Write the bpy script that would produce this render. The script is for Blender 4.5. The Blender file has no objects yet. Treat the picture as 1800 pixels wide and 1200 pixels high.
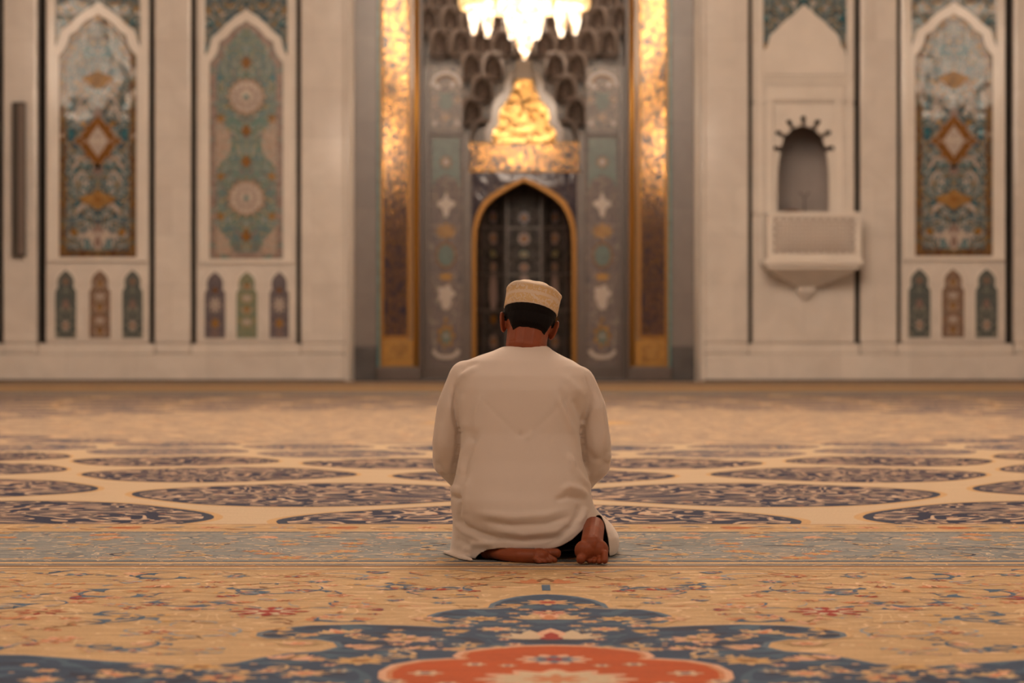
import bpy, bmesh, math, random
import numpy as np
from mathutils import Vector, Matrix, noise
random.seed(7)
S = bpy.context.scene
COL = S.collection
PI = math.pi

# ------------------------------------------------------------------ camera, world, lights, exposure
F = 4250.0            # focal length in pixels of an 1800 px wide frame
H = 0.685             # camera height
CX = -0.075           # camera stands a little left of the hall's axis
VX, VY = 913.0, 605.0 # where the hall's axis vanishes in the frame
cam_d = bpy.data.cameras.new('camera'); cam = bpy.data.objects.new('camera', cam_d); COL.objects.link(cam)
cam_d.sensor_width = 36.0; cam_d.lens = F / 1800.0 * 36.0
cam.location = (CX, 0, H)
cam.rotation_euler = (PI/2 + math.atan((VY-600)/F), 0, math.atan((VX-900)/F))
cam_d.clip_start = 0.1; cam_d.clip_end = 300
cam_d.dof.use_dof = True; cam_d.dof.focus_distance = 7.75; cam_d.dof.aperture_fstop = 3.4
S.camera = cam
S.view_settings.view_transform = 'Standard'; S.view_settings.look = 'None'
S.view_settings.gamma = 1.0; S.view_settings.exposure = 0.0
S.view_settings.use_curve_mapping = False

W = bpy.data.worlds.new('hall_air'); S.world = W; W.use_nodes = True
bg = W.node_tree.nodes['Background']; bg.inputs[0].default_value = (1.0, 0.74, 0.57, 1); bg.inputs[1].default_value = 0.11

def lamp(loc, power, radius, color=(1.0, 0.77, 0.60)):
    l = bpy.data.lights.new('chandelier_light', 'POINT'); l.energy = power; l.shadow_soft_size = radius; l.color = color
    o = bpy.data.objects.new('chandelier_light', l); COL.objects.link(o); o.location = loc
    return o
KEYS = [((-5.5, 1.5, 8.0), 780, .9), ((5.5, 1.5, 8.0), 780, .9), ((0, -5, 8.0), 650, .9), ((0, 10.5, 8.5), 450, .9)]
for a in KEYS: lamp(*a)

YW = 44.74                                     # plane of the mihrab wall
SW = F / YW                                    # pixels per metre there
def wx(px): return CX + (px - VX) / SW
def wz(py): return H + (VY - py) / SW
def PXD(px, py, d): return Vector((CX + (px-VX)*d/F, d, H - (py-VY)*d/F))
def G(px, py):                                 # point of the floor
    d = F*H/(py-VY); return (CX + (px-VX)*d/F, d)

# ------------------------------------------------------------------ materials
def srgb(r, g, b):
    f = lambda c: (c/255/12.92) if c/255 <= .04045 else ((c/255+.055)/1.055)**2.4
    return (f(r), f(g), f(b), 1)
def newmat(name, color, rough=.6, metal=0., spec=.5, bump=None, vary=None, **kw):
    m = bpy.data.materials.new(name); m.use_nodes = True; nt = m.node_tree; p = nt.nodes['Principled BSDF']
    p.inputs['Base Color'].default_value = color; p.inputs['Roughness'].default_value = rough
    p.inputs['Metallic'].default_value = metal; p.inputs['Specular IOR Level'].default_value = spec
    tc = nt.nodes.new('ShaderNodeTexCoord')
    if vary:                                    # (scale vector, noise scale, amount)
        mp = nt.nodes.new('ShaderNodeMapping'); mp.inputs['Scale'].default_value = vary[0]
        nz = nt.nodes.new('ShaderNodeTexNoise'); nz.inputs['Scale'].default_value = vary[1]; nz.inputs['Detail'].default_value = 3
        mr = nt.nodes.new('ShaderNodeMapRange'); mr.inputs[1].default_value = .3; mr.inputs[2].default_value = .7
        mr.inputs[3].default_value = 1-vary[2]; mr.inputs[4].default_value = 1+vary[2]
        mx = nt.nodes.new('ShaderNodeVectorMath'); mx.operation = 'SCALE'; mx.inputs[0].default_value = color[:3]
        L = nt.links.new
        L(tc.outputs['Object'], mp.inputs[0]); L(mp.outputs[0], nz.inputs['Vector']); L(nz.outputs[0], mr.inputs[0])
        L(mr.outputs[0], mx.inputs['Scale']); L(mx.outputs[0], p.inputs['Base Color'])
    if bump:                                    # (noise scale, strength, distance)
        nb = nt.nodes.new('ShaderNodeTexNoise'); nb.inputs['Scale'].default_value = bump[0]; nb.inputs['Detail'].default_value = 2
        bp = nt.nodes.new('ShaderNodeBump'); bp.inputs['Strength'].default_value = bump[1]; bp.inputs['Distance'].default_value = bump[2]
        nt.links.new(tc.outputs['Object'], nb.inputs['Vector'])
        nt.links.new(nb.outputs[0], bp.inputs['Height']); nt.links.new(bp.outputs[0], p.inputs['Normal'])
    for k, v in kw.items():
        if k in p.inputs: p.inputs[k].default_value = v
    return m
def arabesque(name, stops, scale=6, dist=2.5, stretch=(1, 1, 1), rough=.25, fine=None, metal=None, bump=None, mirror=True, spec=.5, detail=1.0, flat2d=False):
    """curling contour ornament: warped noise cut into flat colours, mirrored on the object's own axis"""
    m = bpy.data.materials.new(name); m.use_nodes = True; nt = m.node_tree; N = nt.nodes.new; L = nt.links.new
    p = nt.nodes['Principled BSDF']; p.inputs['Roughness'].default_value = rough; p.inputs['Specular IOR Level'].default_value = spec
    tc = N('ShaderNodeTexCoord'); sp = N('ShaderNodeSeparateXYZ'); cb = N('ShaderNodeCombineXYZ'); ab = N('ShaderNodeMath'); ab.operation = 'ABSOLUTE'
    L(tc.outputs['Object'], sp.inputs[0])
    if mirror: L(sp.outputs[0], ab.inputs[0]); L(ab.outputs[0], cb.inputs[0])
    else: L(sp.outputs[0], cb.inputs[0])
    L(sp.outputs[1], cb.inputs[1]); L(sp.outputs[2], cb.inputs[2])
    mp = N('ShaderNodeMapping'); mp.inputs['Scale'].default_value = stretch; L(cb.outputs[0], mp.inputs[0])
    nz = N('ShaderNodeTexNoise'); nz.inputs['Scale'].default_value = scale; nz.inputs['Distortion'].default_value = dist; nz.inputs['Detail'].default_value = detail
    L(mp.outputs[0], nz.inputs['Vector'])
    rp = N('ShaderNodeValToRGB'); rp.color_ramp.interpolation = 'CONSTANT'
    els = rp.color_ramp.elements
    els[0].position = 0; els[0].color = stops[0][1]
    while len(els) > 1: els.remove(els[-1])
    for pos, c in stops[1:]:
        e = els.new(pos); e.color = c
    L(nz.outputs[0], rp.inputs[0]); out = rp.outputs[0]
    if fine:                                    # (scale, threshold, colour) : small flowers over it
        vr = N('ShaderNodeTexVoronoi'); vr.inputs['Scale'].default_value = fine[0]; L(mp.outputs[0], vr.inputs['Vector'])
        ls = N('ShaderNodeMath'); ls.operation = 'LESS_THAN'; ls.inputs[1].default_value = fine[1]; L(vr.outputs['Distance'], ls.inputs[0])
        mx = N('ShaderNodeMix'); mx.data_type = 'RGBA'; L(ls.outputs[0], mx.inputs[0]); L(out, mx.inputs[6]); mx.inputs[7].default_value = fine[2]
        out = mx.outputs[2]
    L(out, p.inputs['Base Color'])
    if metal:                                   # noise range that is gilded
        gt = N('ShaderNodeMath'); gt.operation = 'GREATER_THAN'; gt.inputs[1].default_value = metal[0]; L(nz.outputs[0], gt.inputs[0])
        lt = N('ShaderNodeMath'); lt.operation = 'LESS_THAN'; lt.inputs[1].default_value = metal[1]; L(nz.outputs[0], lt.inputs[0])
        mu = N('ShaderNodeMath'); mu.operation = 'MULTIPLY'; L(gt.outputs[0], mu.inputs[0]); L(lt.outputs[0], mu.inputs[1])
        L(mu.outputs[0], p.inputs['Metallic'])
    if bump:
        nb = N('ShaderNodeTexNoise'); nb.inputs['Scale'].default_value = bump[0]; nb.inputs['Detail'].default_value = 1
        bp = N('ShaderNodeBump'); bp.inputs['Strength'].default_value = bump[1]; bp.inputs['Distance'].default_value = bump[2]
        L(tc.outputs['Object'], nb.inputs['Vector']); L(nb.outputs[0], bp.inputs['Height']); L(bp.outputs[0], p.inputs['Normal'])
    return m
def marble(name, c1, c2, rough=.11, slab=(1.3, .9)):
    m = bpy.data.materials.new(name); m.use_nodes = True; nt = m.node_tree; N = nt.nodes.new; L = nt.links.new
    p = nt.nodes['Principled BSDF']; p.inputs['Roughness'].default_value = rough; p.inputs['Specular IOR Level'].default_value = .45
    tc = N('ShaderNodeTexCoord'); sp = N('ShaderNodeSeparateXYZ'); cb = N('ShaderNodeCombineXYZ')
    L(tc.outputs['Object'], sp.inputs[0]); L(sp.outputs[0], cb.inputs[0]); L(sp.outputs[2], cb.inputs[1])
    br = N('ShaderNodeTexBrick'); br.inputs['Scale'].default_value = 1; br.inputs['Brick Width'].default_value = slab[0]; br.inputs['Row Height'].default_value = slab[1]
    br.inputs['Mortar Size'].default_value = .003; br.inputs['Color1'].default_value = c1; br.inputs['Color2'].default_value = c2
    br.inputs['Mortar'].default_value = tuple(.7*c for c in c1[:3])+(1,)
    L(cb.outputs[0], br.inputs['Vector'])
    nz = N('ShaderNodeTexNoise'); nz.inputs['Scale'].default_value = 1.7; nz.inputs['Detail'].default_value = 6; nz.inputs['Distortion'].default_value = 1.2
    L(tc.outputs['Object'], nz.inputs['Vector'])
    mr = N('ShaderNodeMapRange'); mr.inputs[1].default_value = .3; mr.inputs[2].default_value = .7; mr.inputs[3].default_value = .93; mr.inputs[4].default_value = 1.04
    L(nz.outputs[0], mr.inputs[0])
    vm = N('ShaderNodeVectorMath'); vm.operation = 'SCALE'; L(br.outputs[0], vm.inputs[0]); L(mr.outputs[0], vm.inputs['Scale']); L(vm.outputs[0], p.inputs['Base Color'])
    return m
def glow(name, color, strength, amber=None):
    m = bpy.data.materials.new(name); m.use_nodes = True; p = m.node_tree.nodes['Principled BSDF']
    p.inputs['Base Color'].default_value = (.9, .85, .75, 1); p.inputs['Emission Color'].default_value = color; p.inputs['Emission Strength'].default_value = strength
    if amber:                                   # cut crystal: bright facets between amber ones
        nt = m.node_tree; tc = nt.nodes.new('ShaderNodeTexCoord'); v = nt.nodes.new('ShaderNodeTexVoronoi'); v.inputs['Scale'].default_value = 9
        r_ = nt.nodes.new('ShaderNodeValToRGB'); r_.color_ramp.elements[0].color = color; r_.color_ramp.elements[0].position = .35; r_.color_ramp.elements[1].color = amber; r_.color_ramp.elements[1].position = .7
        nt.links.new(tc.outputs['Object'], v.inputs['Vector']); nt.links.new(v.outputs['Distance'], r_.inputs[0]); nt.links.new(r_.outputs[0], p.inputs['Emission Color'])
    return m

M = {}
M['marble'] = marble('white_marble', (.70, .66, .615, 1), (.64, .60, .56, 1))
M['marble_trim'] = newmat('marble_moulding', (.74, .70, .65, 1), .10, vary=((1, 1, 1), 2, .05))
M['grey_marble'] = marble('grey_marble', (.21, .185, .175, 1), (.18, .16, .155, 1), .22, (9, 1.6))
M['dark_marble'] = newmat('dark_marble', (.075, .07, .07, 1), .25, vary=((1, 1, 1), 3, .2))
M['black_stone_and_holes'] = newmat('black_stone_and_holes', (.012, .011, .012, 1), .12)
M['gold'] = newmat('gilding', (.52, .25, .03, 1), .30, metal=.6, bump=(30, .3, .01))
M['gold_paint'] = newmat('gold_tile', (.36, .18, .03, 1), .3, metal=.2, vary=((1, 1, 1), 12, .25))
M['gold_dull'] = newmat('gold_moulding', (.27, .12, .014, 1), .35, metal=.4)
M['tan'] = newmat('tan_tile', (.24, .16, .095, 1), .10)
M['teal'] = newmat('teal_tile', (.10, .27, .28, 1), .22, vary=((1, 1, 1), 14, .3))
M['teal_grey'] = newmat('pale_teal_tile', (.09, .13, .115, 1), .3, vary=((1, 1, 1), 8, .15))
M['cream_tile'] = newmat('cream_tile', (.48, .41, .36, 1), .22)
M['pink_tile'] = newmat('rose_tile', (.24, .17, .15, 1), .22)
M['brown_tile'] = newmat('amber_tile', (.19, .075, .004, 1), .3, spec=.25, vary=((1, 1, 1), 14, .25))
M['amber'] = newmat('ochre_tile', (.30, .16, .04, 1), .22, vary=((1, 1, 1), 10, .3))
M['navy_tile'] = newmat('navy_tile', (.05, .055, .11, 1), .2)
M['white_lace'] = arabesque('lace_tile', [(0, (.50, .43, .38, 1)), (.47, (.20, .14, .11, 1)), (.52, (.52, .45, .39, 1))], 9, 2, fine=(14, .16, (.3, .22, .2, 1)))
T1, T2, CR, GO, BR, RO = (.020, .085, .13, 1), (.035, .15, .19, 1), (.44, .40, .36, 1), (.30, .165, .035, 1), (.12, .06, .03, 1), (.22, .14, .13, 1)
M['mosaic_a'] = arabesque('teal_arabesque_mosaic', [(0, T1), (.35, CR), (.40, T2), (.45, T1), (.50, GO), (.525, T1), (.565, CR), (.615, T2), (.66, GO)], 2.7, 2.6, rough=.07, fine=(9, .15, (.30, .17, .04, 1)), bump=(3.0, .7, .012))
M['mosaic_b'] = arabesque('green_arabesque_mosaic', [(0, T2), (.36, RO), (.41, (.045, .14, .13, 1)), (.46, CR), (.48, (.06, .17, .155, 1)), (.54, GO), (.56, (.05, .14, .13, 1)), (.60, CR), (.64, T2)], 3.2, 2.6, rough=.3, fine=(7, .16, (.45, .30, .12, 1)))
M['border_a'] = arabesque('brown_border_mosaic', [(0, BR), (.45, GO), (.5, (.10, .13, .12, 1)), (.58, BR)], 9, 1, rough=.07, fine=(11, .22, (.36, .20, .04, 1)), bump=(3.0, .7, .012))
M['border_b'] = arabesque('rose_border_mosaic', [(0, (.30, .23, .20, 1)), (.45, (.12, .07, .06, 1)), (.52, (.32, .25, .22, 1)), (.6, (.10, .2, .19, 1))], 11, 1, rough=.3, fine=(12, .22, (.22, .12, .08, 1)))
M['field_b'] = arabesque('rose_field_mosaic', [(0, (.40, .30, .24, 1)), (.42, (.28, .19, .14, 1)), (.5, (.42, .33, .27, 1)), (.6, (.2, .27, .24, 1))], 8, 2, rough=.3)
M['small_teal'] = arabesque('grey_teal_mosaic', [(0, (.065, .085, .085, 1)), (.5, (.09, .11, .10, 1)), (.55, (.26, .24, .20, 1)), (.59, (.06, .08, .085, 1))], 7, 2, rough=.3)
M['small_brown'] = arabesque('brown_mosaic', [(0, (.16, .08, .05, 1)), (.47, (.34, .27, .19, 1)), (.52, (.19, .09, .05, 1)), (.58, (.30, .25, .20, 1)), (.62, (.10, .10, .10, 1))], 12, 2, rough=.3)
M['small_violet'] = arabesque('violet_mosaic', [(0, (.09, .075, .09, 1)), (.5, (.13, .10, .11, 1)), (.55, (.30, .25, .24, 1)), (.58, (.08, .075, .10, 1))], 12, 2, rough=.3)
M['small_green'] = arabesque('green_gold_mosaic', [(0, (.10, .18, .15, 1)), (.46, (.38, .26, .07, 1)), (.53, (.09, .17, .15, 1)), (.58, (.40, .35, .26, 1)), (.6, (.10, .18, .15, 1))], 12, 2, rough=.3)
M['script'] = arabesque('gilt_script_on_navy', [(0, (.035, .03, .055, 1)), (.415, (.55, .28, .07, 1)), (.485, (.045, .03, .06, 1)), (.53, (.16, .085, .035, 1)), (.56, (.035, .03, .055, 1)), (.60, (.19, .10, .035, 1)), (.65, (.035, .03, .055, 1))], 7, 1.6, stretch=(1.6, 1, 1.1), rough=.10, metal=(.415, .485), bump=(18, .5, .002), mirror=False)
M['gilt_mosaic'] = arabesque('gilt_mosaic', [(0, (.50, .30, .11, 1)), (.45, (.24, .12, .03, 1)), (.5, (.62, .40, .17, 1)), (.6, (.34, .18, .05, 1))], 6, 1.5, rough=.22, metal=(-1, 2), bump=(7, .9, .03), mirror=False)
M['mihrab_tile'] = arabesque('violet_grey_arabesque', [(0, (.065, .05, .055, 1)), (.40, (.24, .17, .14, 1)), (.44, (.07, .055, .06, 1)), (.50, (.10, .08, .075, 1)), (.54, (.24, .16, .10, 1)), (.57, (.07, .05, .06, 1)), (.63, (.22, .18, .15, 1))], 5, 2, rough=.4)
M['mihrab_frame'] = newmat('slate_marble', (.11, .085, .075, 1), .28, vary=((1, 1, 1), 3, .15))
M['spandrel'] = arabesque('dark_blue_spandrel_mosaic', [(0, (.028, .025, .045, 1)), (.44, (.13, .085, .07, 1)), (.48, (.03, .028, .05, 1)), (.57, (.16, .12, .11, 1)), (.61, (.03, .028, .05, 1))], 6, 2, rough=.08, bump=(5, .5, .006))
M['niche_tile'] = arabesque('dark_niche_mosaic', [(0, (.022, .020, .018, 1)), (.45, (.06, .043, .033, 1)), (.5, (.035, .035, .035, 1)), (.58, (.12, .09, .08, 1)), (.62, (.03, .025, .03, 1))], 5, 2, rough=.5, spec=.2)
M['muqarnas'] = arabesque('muqarnas_tile', [(0, (.12, .09, .075, 1)), (.42, (.30, .22, .18, 1)), (.47, (.09, .07, .065, 1)), (.56, (.34, .26, .21, 1)), (.62, (.08, .07, .065, 1))], 3.6, 2, rough=.3, bump=(6, .4, .008))
M['muqarnas_rim'] = newmat('muqarnas_edge', (.36, .30, .27, 1), .12)
M['dark_metal'] = newmat('dark_bronze_metal', (.055, .045, .038, 1), .4, metal=.3)
M['grille'] = newmat('grey_brown_grille', (.16, .12, .10, 1), .5)
M['wood'] = newmat('dark_wood', (.14, .05, .02, 1), .4)
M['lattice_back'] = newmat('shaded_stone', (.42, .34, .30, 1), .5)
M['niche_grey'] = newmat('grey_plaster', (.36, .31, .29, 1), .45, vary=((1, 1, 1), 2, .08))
M['crystal'] = glow('lit_crystal', (1.0, .86, .66, 1), 3.2, (.35, .16, .04, 1))
M['crystal_far'] = glow('lit_crystal_hall', (1.0, .80, .62, 1), 36)
M['ring_glow'] = glow('glowing_gold_ring', (1.0, .62, .25, 1), 1.6, (.4, .2, .05, 1))  # gold of the chandelier rings, lamplight on it put in as its own glow

# ------------------------------------------------------------------ object helpers
def tag(o, label=None, cat=None, group=None, kind=None):
    if label: o['label'] = label
    if cat: o['category'] = cat
    if group: o['group'] = group
    if kind: o['kind'] = kind
    return o
def thing(name, loc, label, cat, group=None):
    o = bpy.data.objects.new(name, None); COL.objects.link(o); o.location = loc; o.empty_display_size = .2
    return tag(o, label, cat, group)
class MB:
    """collects faces in world space; build() links them as ONE mesh, local to its parent"""
    def __init__(s): s.v = []; s.f = []; s.m = []; s.sm = []
    def add(s, vs, fs, mi=0, smooth=False):
        k = len(s.v); s.v.extend([tuple(v) for v in vs]); s.f.extend([tuple(i+k for i in f) for f in fs]); s.m.extend([mi]*len(fs)); s.sm.extend([smooth]*len(fs)); return s
    def box(s, a, b, mi=0):
        (x0, y0, z0), (x1, y1, z1) = a, b
        return s.add([(x0,y0,z0),(x1,y0,z0),(x1,y1,z0),(x0,y1,z0),(x0,y0,z1),(x1,y0,z1),(x1,y1,z1),(x0,y1,z1)],
              [(0,3,2,1),(4,5,6,7),(0,1,5,4),(1,2,6,5),(2,3,7,6),(3,0,4,7)], mi)
    def prism(s, pts, y0, y1, mi=0):            # outline in x,z ; y0 faces the viewer
        n = len(pts); s.add([(x, y0, z) for x, z in pts]+[(x, y1, z) for x, z in pts],
              [tuple(range(n)), tuple(range(2*n-1, n-1, -1))]+[(i, i+n, (i+1)%n+n, (i+1)%n) for i in range(n)], mi); return s
    def band(s, inner, outer, y0, y1, mi=0, closed=False):   # strip between two outlines, given thickness
        n = len(inner); V = [(x, y0, z) for x, z in inner]+[(x, y0, z) for x, z in outer]+[(x, y1, z) for x, z in inner]+[(x, y1, z) for x, z in outer]
        fs = []
        for i in range(n if closed else n-1):
            j = (i+1) % n
            fs += [(i, j, n+j, n+i), (i, 2*n+i, 2*n+j, j), (n+i, n+j, 3*n+j, 3*n+i)]
        if not closed: fs += [(0, n, 3*n, 2*n), (n-1, 3*n-1, 4*n-1, 2*n-1)]
        return s.add(V, fs, mi)
    def tube(s, pts, rad, seg=10, mi=0, cap=True, smooth=True):
        pts = [Vector(p) for p in pts]; rings = []
        if not hasattr(rad, '__len__'): rad = [rad]*len(pts)
        V = []
        for i, p in enumerate(pts):
            t = (pts[min(i+1, len(pts)-1)]-pts[max(i-1, 0)]).normalized()
            u = t.cross(Vector((0, 0, 1)));
            if u.length < .05: u = t.cross(Vector((1, 0, 0)))
            u.normalize(); w = t.cross(u)
            for k in range(seg):
                a = 2*PI*k/seg; V.append(p+(u*math.cos(a)+w*math.sin(a))*rad[i])
        fs = [(i*seg+k, i*seg+(k+1) % seg, (i+1)*seg+(k+1) % seg, (i+1)*seg+k) for i in range(len(pts)-1) for k in range(seg)]
        if cap: fs += [tuple(range(seg-1, -1, -1)), tuple((len(pts)-1)*seg+k for k in range(seg))]
        return s.add(V, fs, mi, smooth)
    def lathe(s, prof, c, seg=24, mi=0, sx=1, sy=1, smooth=True):     # prof (r, z)
        V = [(c[0]+r*sx*math.cos(2*PI*k/seg), c[1]+r*sy*math.sin(2*PI*k/seg), c[2]+z) for r, z in prof for k in range(seg)]
        fs = [(i*seg+k, i*seg+(k+1) % seg, (i+1)*seg+(k+1) % seg, (i+1)*seg+k) for i in range(len(prof)-1) for k in range(seg)]
        return s.add(V, fs, mi, smooth)
    def ball(s, c, r, seg=14, rings=9, mi=0, rot=None, smooth=True):
        if not hasattr(r, '__len__'): r = (r, r, r)
        V = []; c = Vector(c)
        for i in range(rings+1):
            t = PI*i/rings
            for k in range(seg):
                a = 2*PI*k/seg; p = Vector((r[0]*math.sin(t)*math.cos(a), r[1]*math.sin(t)*math.sin(a), r[2]*math.cos(t)))
                if rot: p = rot @ p
                V.append(c+p)
        fs = [(i*seg+k, (i+1)*seg+k, (i+1)*seg+(k+1) % seg, i*seg+(k+1) % seg) for i in range(rings) for k in range(seg)]
        return s.add(V, fs, mi, smooth)
    def build(s, name, mats, parent=None, bevel=None, solid=None):
        o0 = Vector(parent.matrix_world.translation) if parent and parent.parent is None else Vector((0, 0, 0))
        if parent is not None:
            o0 = Vector(parent.location); q = parent.parent
            while q: o0 += Vector(q.location); q = q.parent
        me = bpy.data.meshes.new(name); me.from_pydata([tuple(Vector(v)-o0) for v in s.v], [], s.f)
        if not isinstance(mats, (list, tuple)): mats = [mats]
        for m in mats: me.materials.append(m if not isinstance(m, str) else M[m])
        me.polygons.foreach_set('material_index', s.m); me.polygons.foreach_set('use_smooth', s.sm); me.update()
        o = bpy.data.objects.new(name, me); COL.objects.link(o)
        if parent: o.parent = parent
        if bevel:
            b = o.modifiers.new('bevel', 'BEVEL'); b.width = bevel; b.segments = 3; b.limit_method = 'ANGLE'; b.angle_limit = math.radians(40)
        return o
def struct(o): o['kind'] = 'structure'; return o

class Draw:
    """flat ornament made of real coloured faces; fn(u, v, layer) places it on its surface"""
    def __init__(s, fn): s.fn = fn; s.mb = MB(); s.mats = []
    def mi(s, m):
        if m not in s.mats: s.mats.append(m)
        return s.mats.index(m)
    def poly(s, pts, m, layer=1):
        s.k = (getattr(s, 'k', 0)+1) % 10; layer = layer+s.k*.085   # neighbours never share one plane
        s.mb.add([s.fn(u, v, layer) for u, v in pts], [tuple(range(len(pts)))], s.mi(m))
    def stroke(s, pts, w, m, layer=1, taper=False):
        s.k = (getattr(s, 'k', 0)+1) % 10; layer = layer+s.k*.085
        n = len(pts); A = []; B = []
        for i, p in enumerate(pts):
            q0 = pts[max(i-1, 0)]; q1 = pts[min(i+1, n-1)]; dx, dy = q1[0]-q0[0], q1[1]-q0[1]; l = math.hypot(dx, dy) or 1
            ww = w*(math.sin(PI*(i+.35)/(n-.3)) if taper else 1)/2
            A.append((p[0]-dy/l*ww, p[1]+dx/l*ww)); B.append((p[0]+dy/l*ww, p[1]-dx/l*ww))
        V = [s.fn(u, v, layer) for u, v in A+B]
        s.mb.add(V, [(i, i+1, n+i+1, n+i) for i in range(n-1)], s.mi(m))
    def petals(s, cx, cy, r, n, m, layer=1, depth=.28, rot=0, sy=1.):
        K = n*8
        s.poly([(cx+r*(1-depth+depth*math.cos(2*PI*k/8))*math.cos(2*PI*k/K+rot), cy+sy*r*(1-depth+depth*math.cos(2*PI*k/8))*math.sin(2*PI*k/K+rot)) for k in range(K)], m, layer)
    def disc(s, cx, cy, r, m, layer=1, sy=1., n=20):
        s.poly([(cx+r*math.cos(2*PI*k/n), cy+sy*r*math.sin(2*PI*k/n)) for k in range(n)], m, layer)
    def leaf(s, cx, cy, L, w, a, m, layer=1, bend=.2):
        P = []
        n = 8
        for sgn in (1, -1):
            rng = range(n+1) if sgn == 1 else range(n-1, 0, -1)
            for k in rng:
                t = k/n; x = t*L; y = sgn*w*math.sin(PI*t**.8)/1. + bend*L*math.sin(PI*t)
                P.append((cx+x*math.cos(a)-y*math.sin(a), cy+x*math.sin(a)+y*math.cos(a)))
        s.poly(P, m, layer)
    def build(s, name, parent=None): return s.mb.build(name, s.mats, parent)

# ------------------------------------------------------------------ the hall
HALL_X, Y_BACK, Z_TOP = 20.0, -22.0, 15.5
struct(MB().box((-HALL_X, Y_BACK, -.3), (HALL_X, YW+2.5, -.012)).build('floor', 'grey_marble'))
struct(MB().box((-HALL_X, Y_BACK, Z_TOP), (HALL_X, YW+2.5, Z_TOP+.3)).build('ceiling', newmat('carved_wood_ceiling', (.30, .20, .13, 1), .6, vary=((1, 1, 1), 2, .2))))
for sgn, nm in ((-1, 'wall_left'), (1, 'wall_right')):
    x0, x1 = sorted((sgn*HALL_X, sgn*(HALL_X+.4)))
    struct(MB().box((x0, Y_BACK, 0), (x1, YW+2.5, Z_TOP)).build(nm, 'marble'))

slots = [(-6, 6), (66, 79), (262, 272), (336, 344), (521, 529), (1315, 1322), (1503, 1511), (1576, 1583), (1768, 1780), (1836, 1848)]
YP = YW - .09                                 # plane of the pilasters and plinth
TOPZ = Z_TOP
segs = [(-980, -6, 0), (6, 66, 1), (79, 262, 0), (272, 336, 1), (344, 521, 0), (529, 606, 1),
        (1238, 1315, 1), (1322, 1503, 0), (1511, 1576, 1), (1583, 1768, 0), (1780, 1836, 1), (1848, 2820, 0)]
zb = wz(603); zs = wz(622)
w = MB()
hole = (wx(1361), wx(1467), wz(377), wz(181))   # balcony opening in the wall
for a, b, pil in segs:
    yf = YP if pil else YW
    if a == 1322:
        w.box((wx(a), yf, zb), (wx(b), yf+.42, hole[2])); w.box((wx(a), yf, hole[3]), (wx(b), yf+.42, TOPZ))
        w.box((wx(a), yf, hole[2]), (hole[0], yf+.42, hole[3])); w.box((hole[1], yf, hole[2]), (wx(b), yf+.42, hole[3]))
    else: w.box((wx(a), yf, zb), (wx(b), yf+.42, TOPZ))
for a, b in ((-980, 606), (1238, 2820)):
    w.box((wx(a), YP, 0), (wx(b), YW+.4, zs))
for a, b, pil in segs:                         # upper plinth course: flush at pilasters, sloping sill in the bays
    if pil: w.box((wx(a), YP, zs), (wx(b), YW+.3, zb))
for a, b in ((-980, 6), (66, 272), (336, 529), (1315, 1511), (1576, 1780), (1836, 2820)):
    xa, xb = wx(a), wx(b)
    w.add([(xa, YP, zs), (xb, YP, zs), (xb, YW+.02, zb), (xa, YW+.02, zb), (xa, YW+.3, zs), (xb, YW+.3, zs), (xb, YW+.3, zb), (xa, YW+.3, zb)],
          [(0, 1, 2, 3), (3, 2, 6, 7), (4, 7, 6, 5), (0, 3, 7, 4), (1, 5, 6, 2), (0, 4, 5, 1)])
struct(w.build('wall_front', 'marble', bevel=.045))
for i, (a, b) in enumerate(slots):             # dark recesses with a black polished colonnette
    t = MB().box((wx(a), YW+.2, zb), (wx(b), YW+.4, TOPZ-.02)); xm = wx((a+b)/2)
    t.tube([(xm, YW+.10, zb), (xm, YW+.10, TOPZ-.02)], .046, 14)
    struct(t.build('trim_%d' % (i+1), 'black_stone_and_holes'))
struct(MB().box((wx(-980), YP-.03, 0), (wx(606), YP-.001, .035)).box((wx(1238), YP-.03, 0), (wx(2820), YP-.001, .035)).build('baseboard_front', 'dark_marble'))
for i, (xs, xe) in enumerate(((606, 614), (1230, 1238))):
    struct(MB().box((wx(xs), YP+.03, 0), (wx(xe), YW+.5, TOPZ)).build('trim_%d' % (i+11), 'marble', bevel=.02))

# ---- tall arched mosaic panels
def lobed(cx, pts, x_side, y_bot, mirror=True):
    """outline from bottom left over the apex to bottom right; pts: (dx from centre, y) going up to the apex"""
    Lh = [(cx-x_side, y_bot)]+[(cx-dx, y) for dx, y in pts]
    Rh = [(2*cx-x, y) for x, y in reversed(Lh[:-1])]
    return [(wx(x), wz(y)) for x, y in Lh+Rh]
def arcfine(pts, n=4):
    out = []
    for (a, b), (c, d) in zip(pts[:-1], pts[1:]):
        for k in range(n): out.append((a+(c-a)*k/n, b+(d-b)*k/n))
    return out+[pts[-1]]
MOS_IN = [(68, 102), (68, 98), (60, 90), (54, 80), (51, 70), (50, 62), (42, 57), (36, 54), (30, 46), (22, 38), (14, 33), (7, 30), (0, 24)]
MOS_OUT = [(82, 96), (82, 90), (73, 80), (69, 68), (65, 54), (56, 47), (48, 41), (40, 32), (30, 24), (20, 16), (12, 12), (5, 8), (0, 3)]
def dpanel(T, ybase):
    return Draw(lambda u, v, l: (u, ybase-.004*l, v))
def lozenge(D, cx, cz, a, b, m, layer, lobes=.12):
    P = []
    for k in range(64):
        t = 2*PI*k/64; c, s = math.cos(t), math.sin(t)
        r = 1/(abs(c)+abs(s))**.9*(1-lobes*math.sin(4*t)**2+.0)
        r *= 1+.06*math.cos(16*t)
        P.append((cx+a*r*c, cz+b*r*s))
    D.poly(P, m, layer)
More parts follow.
